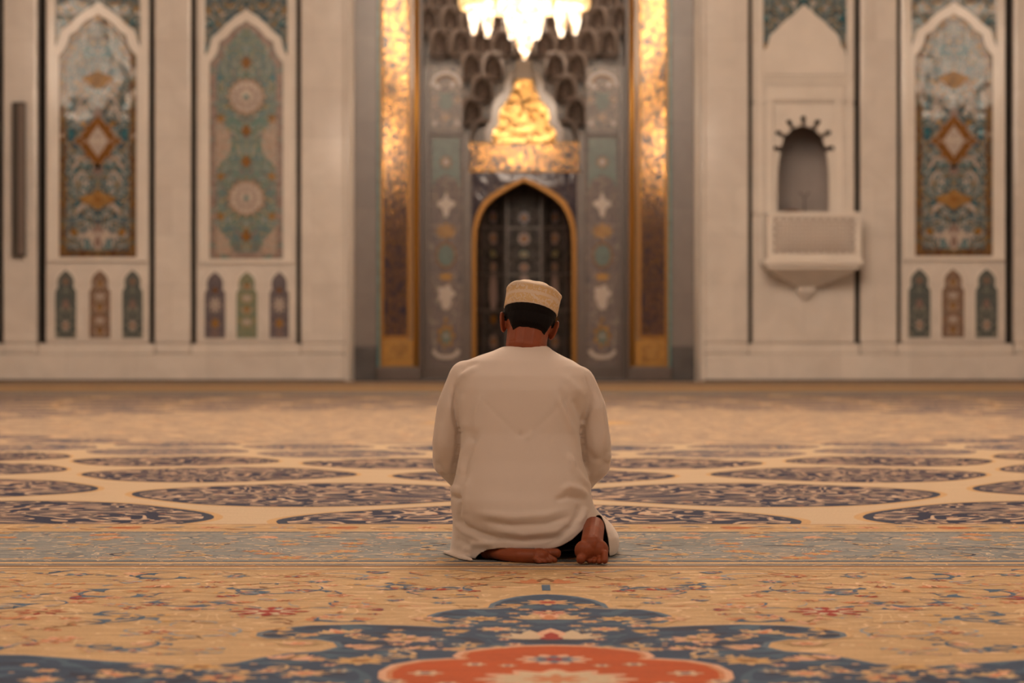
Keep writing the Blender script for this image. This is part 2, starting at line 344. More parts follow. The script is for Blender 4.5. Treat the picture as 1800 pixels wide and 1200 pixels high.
def tall_panel(cx, kind, y_bot, dy, label):
    X = wx(cx); T = thing('arched_mosaic_panel', (X, YW, wz(y_bot+8)), label, 'mosaic panel')
    sc = 1.0 if kind == 'a' else .95
    mi = [(dx*sc, y+dy) for dx, y in MOS_IN]; mo = [(dx*(1.0 if kind == 'a' else .93), y+dy) for dx, y in MOS_OUT]
    inn = lobed(cx, mi, mi[0][0], y_bot); out = lobed(cx, mo, mo[0][0], y_bot+8)
    fm, bm = ('mosaic_a', 'border_a') if kind == 'a' else ('mosaic_b', 'border_b')
    zt = wz(-170)
    # border mosaic, field mosaic
    MB().prism(inn, YW-.012, YW-.0005).build('border_mosaic', bm, T)
    bw = 13/SW
    f = [(X+(x-X)*(1-bw/(mi[0][0]/SW)), wz(y_bot)+bw if z <= wz(y_bot)+1e-3 else z-bw*(.4+.6*max(0, (z-wz(110+dy))/.9))) for x, z in inn]
    MB().prism(f, YW-.02, YW-.0125).build('field_mosaic', fm, T)
    # spandrel mosaic
    xl = X-(75 if kind == 'a' else 73)/SW; xr = 2*X-xl
    zj = wz(mo[0][1]+8)
    MB().prism([(xl, zj), (xl, zt), (xr, zt), (xr, zj)], YW-.010, YW-.0005).build('spandrel_mosaic', fm if kind == 'a' else 'mosaic_a', T)
    MB().band(inn, out, YW-.05, YW-.021).build('arch_moulding', 'marble_trim', T, bevel=.012)
    fo = 89/SW if kind == 'a' else 82/SW
    wi = xl-X
    inner = [(xl, zj), (xl, zt), (xr, zt), (xr, zj)]
    fr = MB().box((X-fo, YW-.075, wz(y_bot+8)), (xl, YW-.0005, zt)).box((xr, YW-.075, wz(y_bot+8)), (X+fo, YW-.0005, zt))
    fr.box((xl+.001, YW-.075, wz(y_bot+8)), (xr-.001, YW-.051, wz(y_bot)-.002))
    fr.build('frame', 'marble_trim', T, bevel=.012)
    D = dpanel(T, YW-.021); s = 1/SW
    if kind == 'a':
        zc = wz(248)
        lozenge(D, X, zc, 43*s, 54*s, 'cream_tile', 1); lozenge(D, X, zc, 41*s, 52*s, 'brown_tile', 2)
        lozenge(D, X, zc, 19*s, 27*s, 'cream_tile', 3, .02); lozenge(D, X, zc, 17*s, 24*s, 'white_lace', 4, .05)
        for q in (-1, 1): D.petals(X+q*25*s, zc, 5*s, 6, 'cream_tile', 3); D.disc(X+q*25*s, zc, 3*s, 'brown_tile', 4)
        zc = wz(350); D.poly([(X+a*s*1.05, zc+b*s) for a, b in ((-33, 2), (-24, 6), (-12, 9), (0, 20), (12, 9), (24, 6), (33, 2), (26, -5), (15, -9), (0, -20), (-15, -9), (-26, -5))], 'amber', 2)
        D.petals(X, zc, 7*s, 8, 'brown_tile', 3)
        zc = wz(140); D.poly([(X+a*s, zc+b*s) for a, b in ((-28, 4), (-14, 9), (0, 16), (14, 9), (28, 4), (24, -8), (10, -12), (0, -18), (-10, -12), (-24, -8))], 'amber', 2)
        for yy in (300, 200, 405):   # cream palmettes on the axis
            zc = wz(yy); D.poly([(X+a*s, zc+b*s) for a, b in ((-6, -8), (-9, 0), (-4, 8), (0, 15), (4, 8), (9, 0), (6, -8), (0, -3))], 'pink_tile', 2)
        zc = wz(415)
        for q in (-1, 1):
            D.petals(X+q*44*s, wz(407), 7*s, 6, 'amber', 2); D.disc(X+q*44*s, wz(407), 3*s, 'brown_tile', 3)
            for a0, L in ((.35, 34), (.9, 30), (1.45, 26)): D.leaf(X+q*4*s, wz(428), L*s, 5*s, a0 if q > 0 else PI-a0, 'cream_tile', 1, bend=.25*q)
            for k, yy in enumerate((375, 318, 292, 205, 185, 160)):
                pts = [(X+q*(14+30*t+4*math.sin(k))*s, wz(yy)+(16*math.sin(PI*1.3*t))*s) for t in [i/12 for i in range(13)]]
                D.stroke(pts, 4.5*s, 'cream_tile', 2, True)
        D.leaf(X, wz(440), 36*s, 10*s, PI/2, 'cream_tile', 2, 0); D.leaf(X, wz(436), 24*s, 6*s, PI/2, 'pink_tile', 3, 0)
    else:
        for q in (-1, 1):                       # rose side cartouches
            for yy, r in ((251, 30), (442, 26)):
                P = [(X+q*53*s, wz(yy-46)), (X+q*44*s, wz(yy-34)), (X+q*30*s, wz(yy-20)), (X+q*25*s, wz(yy)), (X+q*30*s, wz(yy+20)), (X+q*44*s, wz(yy+34)), (X+q*53*s, wz(min(yy+46, 448)))]
                if yy == 442: P = P[:4]+[(X+q*25*s, wz(447)), (X+q*53*s, wz(447))]
                D.poly(P, 'field', 1) if False else D.poly(P, 'field_b', 1)
            for yy in (208, 310, 380): D.petals(X+q*45*s, wz(yy), 9*s, 6, 'amber', 2)
        for yy in (170, 348):
            D.petals(X, wz(yy), 36*s, 16, 'brown_tile', 1, .1); D.petals(X, wz(yy), 33*s, 16, 'white_lace', 2, .12)
            D.petals(X, wz(yy), 20*s, 12, 'pink_tile', 3, .15); D.petals(X, wz(yy), 17*s, 12, 'white_lace', 4, .15); D.disc(X, wz(yy), 4*s, 'teal', 5)
        for yy in (110, 230, 284, 415): lozenge(D, X, wz(yy), 11*s, 13*s, 'brown_tile', 2); D.petals(X, wz(yy), 5*s, 6, 'amber', 3)
    D.build('medallions', T)
    return T
tall_panel(172, 'a', 452, 0, 'tall arched teal mosaic panel with brown diamond medallion, beside the narrow wall speaker')
tall_panel(433, 'b', 455, 12, 'tall arched green mosaic panel with two round lace rosettes, left of the prayer niche')
tall_panel(1676, 'a', 450, 0, 'tall arched teal mosaic panel with brown diamond medallion, right of the marble balcony')

SMALL = [(24, 0)]
def small_arch(x0, x1, y0, y1, mat, style, label, group):
    cx = (x0+x1)/2; X = wx(cx); h = (x1-x0)/2
    T = thing('small_arched_panel', (X, YW, wz(y1)), label, 'tile panel', group)
    prof = [(1, 40), (1.0, 36), (.93, 32), (.74, 29), (.74, 26), (.80, 20), (.78, 14), (.62, 8), (.38, 3), (.2, .5), (0, -3)]
    o = lobed(cx, [(h*a, y0+b) for a, b in prof], h, y1)
    o2 = lobed(cx, [(h*a+2.6, y0+b-2.6) for a, b in prof[:-1]]+[(0, y0-5)], h+2.6, y1+2)
    MB().prism(o, YW-.012, YW-.0005).build('tile_field', mat, T)
    MB().band(o, o2, YW-.035, YW-.0005).build('moulding', 'marble_trim', T, bevel=.008)
    D = dpanel(T, YW-.013); s = 1/SW
    if style == 0:
        D.petals(X, wz(y1-22), 9*s, 8, 'white_lace', 2, sy=1.4); D.leaf(X, wz(y1-50), 20*s, 6*s, PI/2, 'pink_tile', 2, 0); D.petals(X, wz(y0+18), 7*s, 6, 'pink_tile', 2, sy=1.2); D.petals(X, wz(y0+18), 3*s, 6, 'amber', 3)
        D.petals(X, wz(y1-22), 4*s, 6, 'brown_tile', 3)
    elif style == 1:
        for k, yy in enumerate(range(int(y0)+22, int(y1)-8, 21)):
            D.petals(X, wz(yy), 7*s, 6, ('amber', 'cream_tile')[k % 2], 2)
            for q in (-1, 1): D.leaf(X+q*3*s, wz(yy+8), 13*s, 3*s, PI/2-q*.6, 'cream_tile', 1, .2*q)
    else:
        D.petals(X, wz(y0+56), 12*s, 8, 'cream_tile', 2, sy=1.3); D.petals(X, wz(y0+56), 7*s, 8, 'white_lace', 3, sy=1.3)
        D.petals(X, wz(y0+88), 9*s, 6, 'amber', 2, sy=1.2); D.petals(X, wz(y0+30), 6*s, 6, 'brown_tile', 2); D.petals(X, wz(y1-8), 7*s, 6, 'pink_tile', 2)
    D.build('tile_flowers', T)
GR = 'small arched tile panels under the tall mosaics'
W3 = ('left', 'middle', 'right')
for (a, b, m, st, lb) in ((97, 134, 'small_teal', 0, 'small grey-teal arched tile panel, left of three under the tall mosaic beside the wall speaker'),
        (157, 194, 'small_brown', 1, 'small brown arched tile panel, middle of three under the tall mosaic beside the wall speaker'),
        (215, 251, 'small_teal', 0, 'small grey-teal arched tile panel, right of three under the tall mosaic beside the wall speaker')):
    small_arch(a, b, 477, 594, m, st, lb, GR)
for (a, b, m, st, lb) in ((360, 396, 'small_violet', 2, 'small violet arched tile panel, left of three under the green rosette mosaic'),
        (416, 452, 'small_green', 1, 'small green and gold arched tile panel under the green rosette mosaic'),
        (474, 508, 'small_violet', 2, 'small violet arched tile panel nearest the prayer niche, under the green rosette mosaic')):
    small_arch(a, b, 480, 594, m, st, lb, GR)
for (a, b, m, st, lb) in ((1596, 1635, 'small_teal', 0, 'small grey-teal arched tile panel nearest the balcony, under the right-hand teal mosaic'),
        (1655, 1694, 'small_brown', 1, 'small brown arched tile panel, middle of three under the right-hand teal mosaic'),
        (1714, 1753, 'small_teal', 0, 'small grey-teal arched tile panel at far right, under the right-hand teal mosaic')):
    small_arch(a, b, 475, 593, m, st, lb, GR)

# ---- column loudspeaker on the left pilaster
T = thing('column_speaker', (wx(36), YP, wz(452)), 'tall narrow dark column loudspeaker mounted on the left marble pilaster', 'speaker')
MB().box((wx(25), YP-.16, wz(452)), (wx(48), YP-.0005, wz(181))).build('housing', 'dark_metal', T, bevel=.02)
g = MB().box((wx(37), YP-.185, wz(448)), (wx(46.5), YP-.1605, wz(185)))
g.build('grille', 'grille', T, bevel=.008)

# ---- marble balcony with scalloped opening
T = thing('marble_balcony', (wx(1412), YW, wz(527)), 'white marble balcony with pierced parapet, scalloped opening and pointed corbel on right wall', 'balcony')
B = lambda x0, x1, y0, y1, d0, d1, mb=None: (mb or MB()).box((wx(x0), YW-d0, wz(y1)), (wx(x1), YW-d1, wz(y0)))
# opening
cx, cy = 1412.5, 262
opening = [(1367, 377), (1367, 330), (1367.5, 300), (1369.5, 280), (1373, 268)]
NT = [math.radians(a) for a in (178, 148, 119, 90, 61, 32, 2)]
for k in range(0, 181):
    a = PI*1.0-PI*k/180*1.0; rx, ry = 38, 41
    dn = min(abs(a-t) for t in NT)
    arc = dn*40
    ext = 0
    if arc < 5.2: ext = 15 if arc < 3.0 else (0)
    r = 1
    # keyhole: stem then small bulb
    x = cx+(rx+ext)*math.cos(a)*1; y = cy-(ry+ext)*math.sin(a)
    opening.append((x, y))
opening += [(2*cx-1373, 268), (2*cx-1369.5, 280), (2*cx-1367.5, 300), (2*cx-1367, 330), (2*cx-1367, 377)]
outer = []
for x, y in opening:
    if y > 262.5: outer.append((1358 if x < cx else 2*cx-1358, y))
    else:
        dx, dy = x-cx, y-cy; sc = min(54.5/abs(dx) if dx else 99, 84/abs(dy) if abs(dy) > 1e-6 else 99); outer.append((cx+dx*sc, cy+dy*sc))
wl = lambda P: [(wx(x), wz(y)) for x, y in P]
MB().band(wl(opening), wl(outer), YW+.06, YW+.14).build('scalloped_screen', 'marble_trim', T)
for t in NT:                                  # black discs painted in for the dark round holes that end the slits
    px, py = cx+(38+14)*math.cos(t), cy-(41+14)*math.sin(t)
    MB().add([(wx(px+5*math.cos(q*PI/6)), YW+.055, wz(py+4*math.sin(q*PI/6))) for q in range(12)], [tuple(range(12))]).build('slit_end_dark', 'black_stone_and_holes', T)
# chamber behind the opening
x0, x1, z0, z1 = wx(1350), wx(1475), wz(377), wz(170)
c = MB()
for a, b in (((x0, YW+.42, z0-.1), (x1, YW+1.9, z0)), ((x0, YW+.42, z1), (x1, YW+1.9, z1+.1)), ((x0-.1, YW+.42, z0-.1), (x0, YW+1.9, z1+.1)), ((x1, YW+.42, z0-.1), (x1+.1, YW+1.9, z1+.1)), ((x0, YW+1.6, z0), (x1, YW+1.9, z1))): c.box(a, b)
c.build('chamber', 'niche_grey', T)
# rectangular surround with cornice line
f = MB()
B(1346, 1359, 176, 378, .03, .0005, f); B(1466, 1481, 176, 378, .03, .0005, f); B(1346, 1481, 152, 176, .03, .0005, f)
f.build('surround', 'marble_trim', T, bevel=.008)
B(1338, 1492, 133, 140, .07, .0005).build('cornice', 'marble_trim', T, bevel=.02)
B(1342, 1488, 140, 148, .035, .0005).build('cornice_fillet', 'marble_trim', T, bevel=.01)
# arched hood with spandrel mosaic above
B(1342, 1488, -170, 96, .01, -.02).build('spandrel_mosaic', 'mosaic_a', T)
hood = [(1341, 132), (1341, 90), (1345, 86), (1350, 78), (1352, 66), (1358, 58), (1368, 49), (1380, 37), (1390, 30), (1402, 18), (1413, 8)]
hood = hood+[(2*1413.5-x, y) for x, y in reversed(hood[:-1])]
MB().prism(wl(hood), YW-.035, YW-.0105).build('arched_hood', 'marble_trim', T, bevel=.01)
f = MB(); B(1331, 1341, -170, 377, .06, .0005, f); B(1489, 1498, -170, 377, .06, .0005, f); f.build('jamb', 'marble_trim', T, bevel=.01)
# parapet box
P = MB(); B(1341, 1501, 380, 458, .85, .0005, P); P.build('parapet', 'marble', T, bevel=.02)
P = MB(); B(1344, 1500, 377, 386, .90, .0005, P); B(1341, 1350, 380, 458, .89, .85, P); B(1492, 1502, 380, 458, .89, .85, P); B(1350, 1492, 449, 458, .89, .85, P)
P.build('parapet_frame', 'marble_trim', T, bevel=.01)
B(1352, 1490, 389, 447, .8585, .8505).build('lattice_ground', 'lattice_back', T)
P = MB(); xa, xb, za, zc_ = wx(1352), wx(1490), wz(447), wz(389); yL = YW-.885
step = .135
n = int((xb-xa+zc_-za)/step)+2
for sg in (1, -1):
    for k in range(n):
        # line x = c + sg*z ; clip to the rectangle
        if sg == 1: cst = xa-(zc_-za)+k*step; p0 = (cst, za); p1 = (cst+(zc_-za), zc_)
        else: cst = xa+k*step; p0 = (cst, za); p1 = (cst-(zc_-za), zc_)
        def cl(p, q):
            (ax, az), (bx, bz) = p, q
            t0, t1 = 0, 1; dx = bx-ax
            ta, tb = sorted(((xa-ax)/dx, (xb-ax)/dx)); t0, t1 = max(t0, ta), min(t1, tb)
            return None if t1-t0 < .05 else ((ax+dx*t0, az+(bz-az)*t0), (ax+dx*t1, az+(bz-az)*t1))
        q = cl(p0, p1)
        if q: P.tube([(q[0][0], yL, q[0][1]), (q[1][0], yL, q[1][1])], .017, 6)
P.build('lattice', 'marble_trim', T)
P = MB(); B(1335, 1505, 458, 468, .95, .0005, P); B(1340, 1500, 468, 475, .88, .0005, P); P.build('moulding', 'marble_trim', T, bevel=.02)
P = MB()
rings = [((1343, 1497), .85, 475), ((1356, 1484), .66, 484), ((1380, 1458), .40, 496), ((1399, 1432), .2, 505), ((1399, 1430), .2, 512), ((1404, 1426), .15, 518), ((1411, 1420), .05, 527)]
V = []
for (a, b), d, y in rings: V += [(wx(a), YW-.0005, wz(y)), (wx(a), YW-d, wz(y)), (wx(b), YW-d, wz(y)), (wx(b), YW-.0005, wz(y))]
P.add(V, [(4*i+k, 4*i+(k+1) % 4, 4*i+4+(k+1) % 4, 4*i+4+k) for i in range(len(rings)-1) for k in range(4)]+[(0, 3, 2, 1), tuple(range(4*len(rings)-4, 4*len(rings)))])
P.build('corbel', 'marble', T)
# things standing in the chamber
zf = wz(377)
T = thing('microphone_stand', (wx(1422), YW+.75, zf), 'thin dark microphone stand with forked top inside the balcony opening', 'microphone stand')
MB().tube([(wx(1422), YW+.75, zf), (wx(1422), YW+.75, zf+.36)], .010, 8).lathe([(0, .0), (.06, .0), (.06, .012), (0, .02)], (wx(1422), YW+.75, zf), 16).build('pole', 'dark_metal', T)
for q in (-1, 1): MB().tube([(wx(1422), YW+.75, zf+.35), (wx(1422)+q*.05, YW+.75, zf+.40), (wx(1422)+q*.08, YW+.74, zf+.46)], [.008, .008, .014], 8).build('microphone', 'dark_metal', T)
T = thing('wooden_seat', (wx(1402), YW+1.1, zf), 'dark brown curved wooden seat top just above the balcony parapet', 'seat')
sp_ = [(wx(1384), zf), (wx(1384), zf+.09), (wx(1390), zf+.135), (wx(1402), zf+.16), (wx(1414), zf+.135), (wx(1420), zf+.09), (wx(1420), zf)]
MB().prism(sp_, YW+.95, YW+1.25).build('seat_back', 'wood', T, bevel=.01)

# ------------------------------------------------------------------ the prayer niche (mihrab)
MX = 921.5; X0 = wx(MX)
T = thing('mihrab', (X0, YW, 0), 'tall gilded and tiled prayer niche with pointed gold arch in centre of the wall', 'prayer niche')
YI = YW+.55                                   # recessed tiled face
for q in (-1, 1):
    mx = lambda px: X0+q*(MX-px)/SW           # px measured on the left half; q=-1 is the left side
    def bb(a, b, y0, y1, d0, d1, mb=None, q=q):
        xs = sorted((X0-q*(MX-a)/SW*-1, X0-q*(MX-b)/SW*-1)); return (mb or MB()).box((xs[0], d0, wz(y1)), (xs[1], d1, wz(y0)))
    bb(622, 664, -240, 609, YW-.02, YW+.6).build('grey_pier', 'grey_marble', T, bevel=.02)
    bb(621, 664, 609, 667.5, YW-.05, YW+.6).build('pier_base', 'dark_marble', T, bevel=.02)
    xc = mx(618.5); MB().tube([(xc, YP+.06, .001), (xc, YP+.06, wz(-240))], .045, 16).build('edge_colonnette', 'marble_trim', T)
    bb(664, 668.5, -240, 645, YW-.05, YW+.6).build('teal_edge', 'teal', T)
    bb(668.5, 729, -240, 645, YW-.12, YW+.6).build('tile_pier', 'tan', T, bevel=.01)
    s_ = bb(669.5, 674, -240, 645, YW-.15, YW-.1205); bb(717.5, 722, -240, 592, YW-.15, YW-.1205, s_); bb(674, 717.5, 590, 596, YW-.15, YW-.1205, s_)
    s_.build('gold_border', 'gold_dull', T)
    bb(675, 716.8, -240, 590, YW-.135, YW-.1205).build('gilt_script_panel', 'script', T)
    bb(675, 726, 597, 643, YW-.14, YW-.1205).build('gold_square', 'gold_paint', T, bevel=.01)
    s_ = bb(683, 717, 604, 635, YW-.15, YW-.1405); s_.build('gold_square_centre', 'amber', T, bevel=.01)
    bb(664, 739, 645, 667.5, YW-.16, YW+.6).build('plinth', 'mihrab_frame', T, bevel=.02)
    xc = mx(732.5); MB().tube([(xc, YW-.10, wz(645)), (xc, YW-.10, wz(-240))], 5.2/SW, 18).build('gold_colonnette', 'gold', T)
    # reveal and inner tiled pilaster
    bb(738, 742, -240, 667.5, YW-.08, YI+.3).build('reveal', 'mihrab_frame', T)
    s_ = bb(742, 753, 112, 667.5, YI-.06, YI); bb(812, 828, 300, 667.5, YI-.06, YI, s_); bb(812, 824, 232, 300, YI-.06, YI, s_); bb(753, 812, 642, 667.5, YI-.06, YI, s_); bb(753, 812, 226, 233, YI-.06, YI, s_)
    s_.build('slate_frame', 'mihrab_frame', T, bevel=.01)
    bb(753, 812, 233, 642, YI-.02, YI).build('tile_panel', 'mihrab_tile', T)
    bb(753, 812, 112, 226, YI-.02, YI).build('upper_tile_panel', 'muqarnas', T)
    D = Draw(lambda u, v, l: (u, YI-.02-.004*l, v)); C = mx(782.5); s = 1/SW
    z = lambda y: wz(y)
    D.poly([(C-25*s, z(330)), (C-25*s, z(238)), (C+25*s, z(238)), (C+25*s, z(330)), (C+18*s, z(312)), (C, z(303)), (C-18*s, z(312))], 'teal_grey', 1)
    D.petals(C, z(281), 13*s, 8, 'brown_tile', 2); D.petals(C, z(281), 8*s, 8, 'cream_tile', 3)
    D.poly([(C+a*s, z(355)+b*s) for a, b in ((0, 22), (5, 8), (16, 3), (16, -3), (7, -8), (3, -24), (-3, -24), (-7, -8), (-16, -3), (-16, 3), (-5, 8))], 'cream_tile', 2)
    D.petals(C, z(404), 20*s, 8, 'amber', 1, sy=.75, depth=.15)
    D.petals(C, z(447), 19*s, 12, 'brown_tile', 1, sy=1.3, depth=.08); D.disc(C, z(447), 15*s, 'teal_grey', 2, sy=1.3)
    D.petals(C, z(485), 15*s, 6, 'gold_paint', 2, sy=.55)
    D.petals(C, z(515), 17*s, 5, 'cream_tile', 1, sy=1.0, depth=.15); D.leaf(C, z(545), 30*s, 9*s, PI/2, 'cream_tile', 2, 0)
    D.petals(C, z(561), 5*s, 6, 'amber', 2)
    D.petals(C, z(590), 17*s, 7, 'amber', 1, sy=1.35, depth=.18); D.petals(C, z(592), 11*s, 7, 'teal_grey', 2, sy=1.4, depth=.18); D.petals(C, z(590), 4*s, 6, 'cream_tile', 3)
    D.stroke([(C+22*s*math.cos(PI+PI*t/10), z(615)+13*s*math.sin(PI+PI*t/10)) for t in range(11)], 7*s, 'cream_tile', 2)
    D.poly([(C+a*s, z(172)+b*s) for a, b in ((-16, 14), (-9, 8), (-13, -4), (-7, -16), (7, -16), (13, -4), (9, 8), (16, 14))], 'teal_grey', 2); D.petals(C, z(202), 11*s, 6, 'amber', 2, sy=.7)
    for q2 in (-1, 1): D.petals(C+q2*21*s, z(170), 6*s, 6, 'amber', 2); D.petals(C+q2*20*s, z(212), 6*s, 6, 'cream_tile', 2); D.leaf(C+q2*9*s, z(150), 16*s, 4*s, PI/2-q2*.7, 'cream_tile', 2)
    D.stroke([(C+26*s*math.cos(PI*t/12), z(146)+24*s*math.sin(PI*t/12)) for t in range(13)], 5*s, 'cream_tile', 1)
    D.stroke([(C+18*s*math.cos(PI*t/12), z(142)+14*s*math.sin(PI*t/12)) for t in range(13)], 4*s, 'brown_tile', 1)
    D.build('tile_flowers', T)
# the pointed arch
ARC = [(828, 667.5), (828, 500), (828, 425), (829.5, 400), (833, 383), (838, 369), (847, 352), (860, 340), (878, 328), (900, 317), (921.5, 308)]
ARI = [(837, 667.5), (837, 500), (837, 425), (838.5, 402), (842, 387), (847, 374), (855, 360), (867, 348), (883, 337), (902, 326), (921.5, 317)]
mir = lambda P: [(wx(x), wz(y)) for x, y in P]+[(2*X0-wx(x), wz(y)) for x, y in reversed(P[:-1])]
ao, ai = mir(ARC), mir(ARI)
MB().band(ai, ao, YI-.10, YI+.1).build('gold_arch', 'gold_dull', T, bevel=.02)
so = [(x, wz(297)) for x, z in ao[2:-2]]
MB().band([p for p in ao[2:-2]], so, YI-.05, YI+.1).build('spandrel', 'spandrel', T)
MB().box((wx(824), YI-.07, wz(297)), (2*X0-wx(824), YI+.1, wz(249))).build('gilt_frieze', 'script', T)
s_ = MB().box((wx(824), YI-.09, wz(299)), (2*X0-wx(824), YI+.1, wz(296.5))).box((wx(824), YI-.09, wz(249)), (2*X0-wx(824), YI+.1, wz(246)))
s_.build('frieze_moulding', 'gold_dull', T)
# inside of the niche: five tiled facets and a floor
hw = (MX-838)/SW
plan = [(X0-hw, YI+.1), (X0-hw*.92, YI+.55), (X0-hw*.42, YI+1.05), (X0+hw*.42, YI+1.05), (X0+hw*.92, YI+.55), (X0+hw, YI+.1)]
ztop = wz(300)
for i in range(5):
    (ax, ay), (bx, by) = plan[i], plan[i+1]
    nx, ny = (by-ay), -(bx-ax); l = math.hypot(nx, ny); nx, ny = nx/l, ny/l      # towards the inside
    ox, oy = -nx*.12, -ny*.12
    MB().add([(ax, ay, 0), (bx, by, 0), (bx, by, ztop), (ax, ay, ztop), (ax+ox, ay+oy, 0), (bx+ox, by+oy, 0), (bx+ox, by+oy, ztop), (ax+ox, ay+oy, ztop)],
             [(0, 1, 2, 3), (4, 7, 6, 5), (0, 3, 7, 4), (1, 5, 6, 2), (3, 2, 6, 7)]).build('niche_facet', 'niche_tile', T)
    D = Draw(lambda u, v, ly, ax=ax, ay=ay, bx=bx, by=by, nx=nx, ny=ny: (ax+(bx-ax)*u+nx*.004*ly, ay+(by-ay)*u+ny*.004*ly, v))
    Lf = math.hypot(bx-ax, by-ay); s = 1/SW
    def ell(y, w_, h_, m, ly, n=24, k=0): D.poly([(.5+(w_*s*math.cos(2*PI*j/n)*(1+k*math.cos(8*2*PI*j/n)))/Lf, wz(y)+h_*s*math.sin(2*PI*j/n)*(1+k*math.cos(8*2*PI*j/n))) for j in range(n)], m, ly)
    for y, w_, h_, m in ((512, 13, 33, 'pink_tile'), (413, 12, 11, 'pink_tile'), (465, 9, 8, 'pink_tile'), (560, 8, 8, 'brown_tile'), (600, 12, 13, 'pink_tile'), (441, 8, 6, 'small_green'), (375, 10, 12, 'small_violet')):
        ell(y, w_*min(1, Lf/.8), h_, m, 1, k=0 if h_ > 30 else .14)
        if h_ < 30: ell(y, w_*.5*min(1, Lf/.8), h_*.5, 'brown_tile', 2)
    for u in (.06, .94): D.poly([(u-.02, 0.02), (u+.02, .02), (u+.02, ztop-.1), (u-.02, ztop-.1)], 'mihrab_frame', 1)
    for y in (395, 480, 545): D.poly([(.06, wz(y)), (.94, wz(y)), (.94, wz(y-3)), (.06, wz(y-3))], 'mihrab_frame', 1)
    D.build('facet_ornament', T)
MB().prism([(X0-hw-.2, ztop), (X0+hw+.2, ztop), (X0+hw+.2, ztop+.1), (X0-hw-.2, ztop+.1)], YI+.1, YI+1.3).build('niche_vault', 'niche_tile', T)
MB().box((X0-hw-.1, YI-.1, 0), (X0+hw+.1, YI+1.0, .012)).build('threshold', 'dark_marble', T)
# back of the upper vault, stepped gilt niche and muqarnas cells
MB().box((wx(738), YI+.75, wz(300)), (2*X0-wx(738), YI+.95, wz(-240))).build('vault_back', 'muqarnas', T)
tree = [(866, 247), (863, 236), (868, 222), (876, 215), (876, 200), (880, 184), (889, 174), (896, 165), (897, 158), (903, 152), (901, 142), (907, 134), (921.5, 133)]
rim = [(853, 247), (852, 222), (862, 208), (865, 178), (874, 165), (886, 156), (888, 138), (896, 125), (906, 119), (908, 105), (912, 100), (917, 99), (921.5, 99)]
MB().prism(mir(tree), YI-.02, YI+.02).build('gilt_niche_panel', 'gilt_mosaic', T)
MB().band(mir(tree), mir(rim), YI-.08, YI+.1).build('gilt_niche_rim', 'muqarnas_rim', T, bevel=.02)
def cell_mesh(wd, ht, dp):
    mb = MB(); n, m = 10, 8; V = []
    for j in range(m+1):
        t = j/m; pr = (1-t**2.4)**.55 if t < 1 else 0
        for i in range(n+1):
            a = PI*i/n; V.append((-math.cos(a)*wd/2*.86*pr, math.sin(a)*dp*(1-t**2*.85), ht*.88*t))
    mb.add(V, [(j*(n+1)+i, j*(n+1)+i+1, (j+1)*(n+1)+i+1, (j+1)*(n+1)+i) for j in range(m) for i in range(n)], 0, True)
    inn = [(V[j*(n+1)][0], V[j*(n+1)][2]) for j in range(m+1)]+[(V[j*(n+1)+n][0], V[j*(n+1)+n][2]) for j in range(m-1, -1, -1)]
    outr = [(-wd/2, 0), (-wd/2, ht*.15), (-wd/2, ht*.35), (-wd/2, ht*.5), (-wd/2, ht*.65), (-wd/2*.92, ht*.78), (-wd/2*.7, ht*.9), (-wd/2*.35, ht*.97), (0, ht*1.04)]
    outr = outr+[(-x, z_) for x, z_ in reversed(outr[:-1])]
    mb.band(inn, outr, -.035, .03, 1)
    # dropped pendant foot
    mb.add([(-wd*.5, -.03, 0), (wd*.5, -.03, 0), (wd*.30, .10, -ht*.16), (-wd*.30, .10, -ht*.16)], [(0, 1, 2, 3)], 1)
    return mb
cell = None; ch = 50/SW
row = 0; y = 246
while y > -60:
    half = (MX-742-(0 if row < 1 else 0))
    cwpx = 38; nC = 9 if row % 2 == 0 else 10
    for i in range(nC):
        u = (i-(nC-1)/2)*cwpx
        if abs(u) > 183 or (abs(u) > 108 and y > -20 and abs(u) < 175 and False): continue
        if abs(u) < 108 and False: continue
        if abs(u) > 100 and y > 120: continue
        if y > 105 and abs(u) < (62 if y > 190 else 48 if y > 140 else 20): continue
        k = min(1, abs(u)/190)
        yy = YI+.02+.68*math.sqrt(max(0, 1-k*k))*max(.25, 1-row*.11)
        ang = -math.copysign(min(.8, k*.8), u)
        if cell is None:
            cell = cell_mesh(cwpx*1.08/SW, ch, .2).build('muqarnas_cell', ['muqarnas', 'muqarnas_rim'], None); o = cell
        else:
            o = cell.copy(); COL.objects.link(o)
        o.parent = T; o.location = (u/SW, yy-YW, wz(y)); o.rotation_euler = (0, 0, ang)
    y -= 40; row += 1

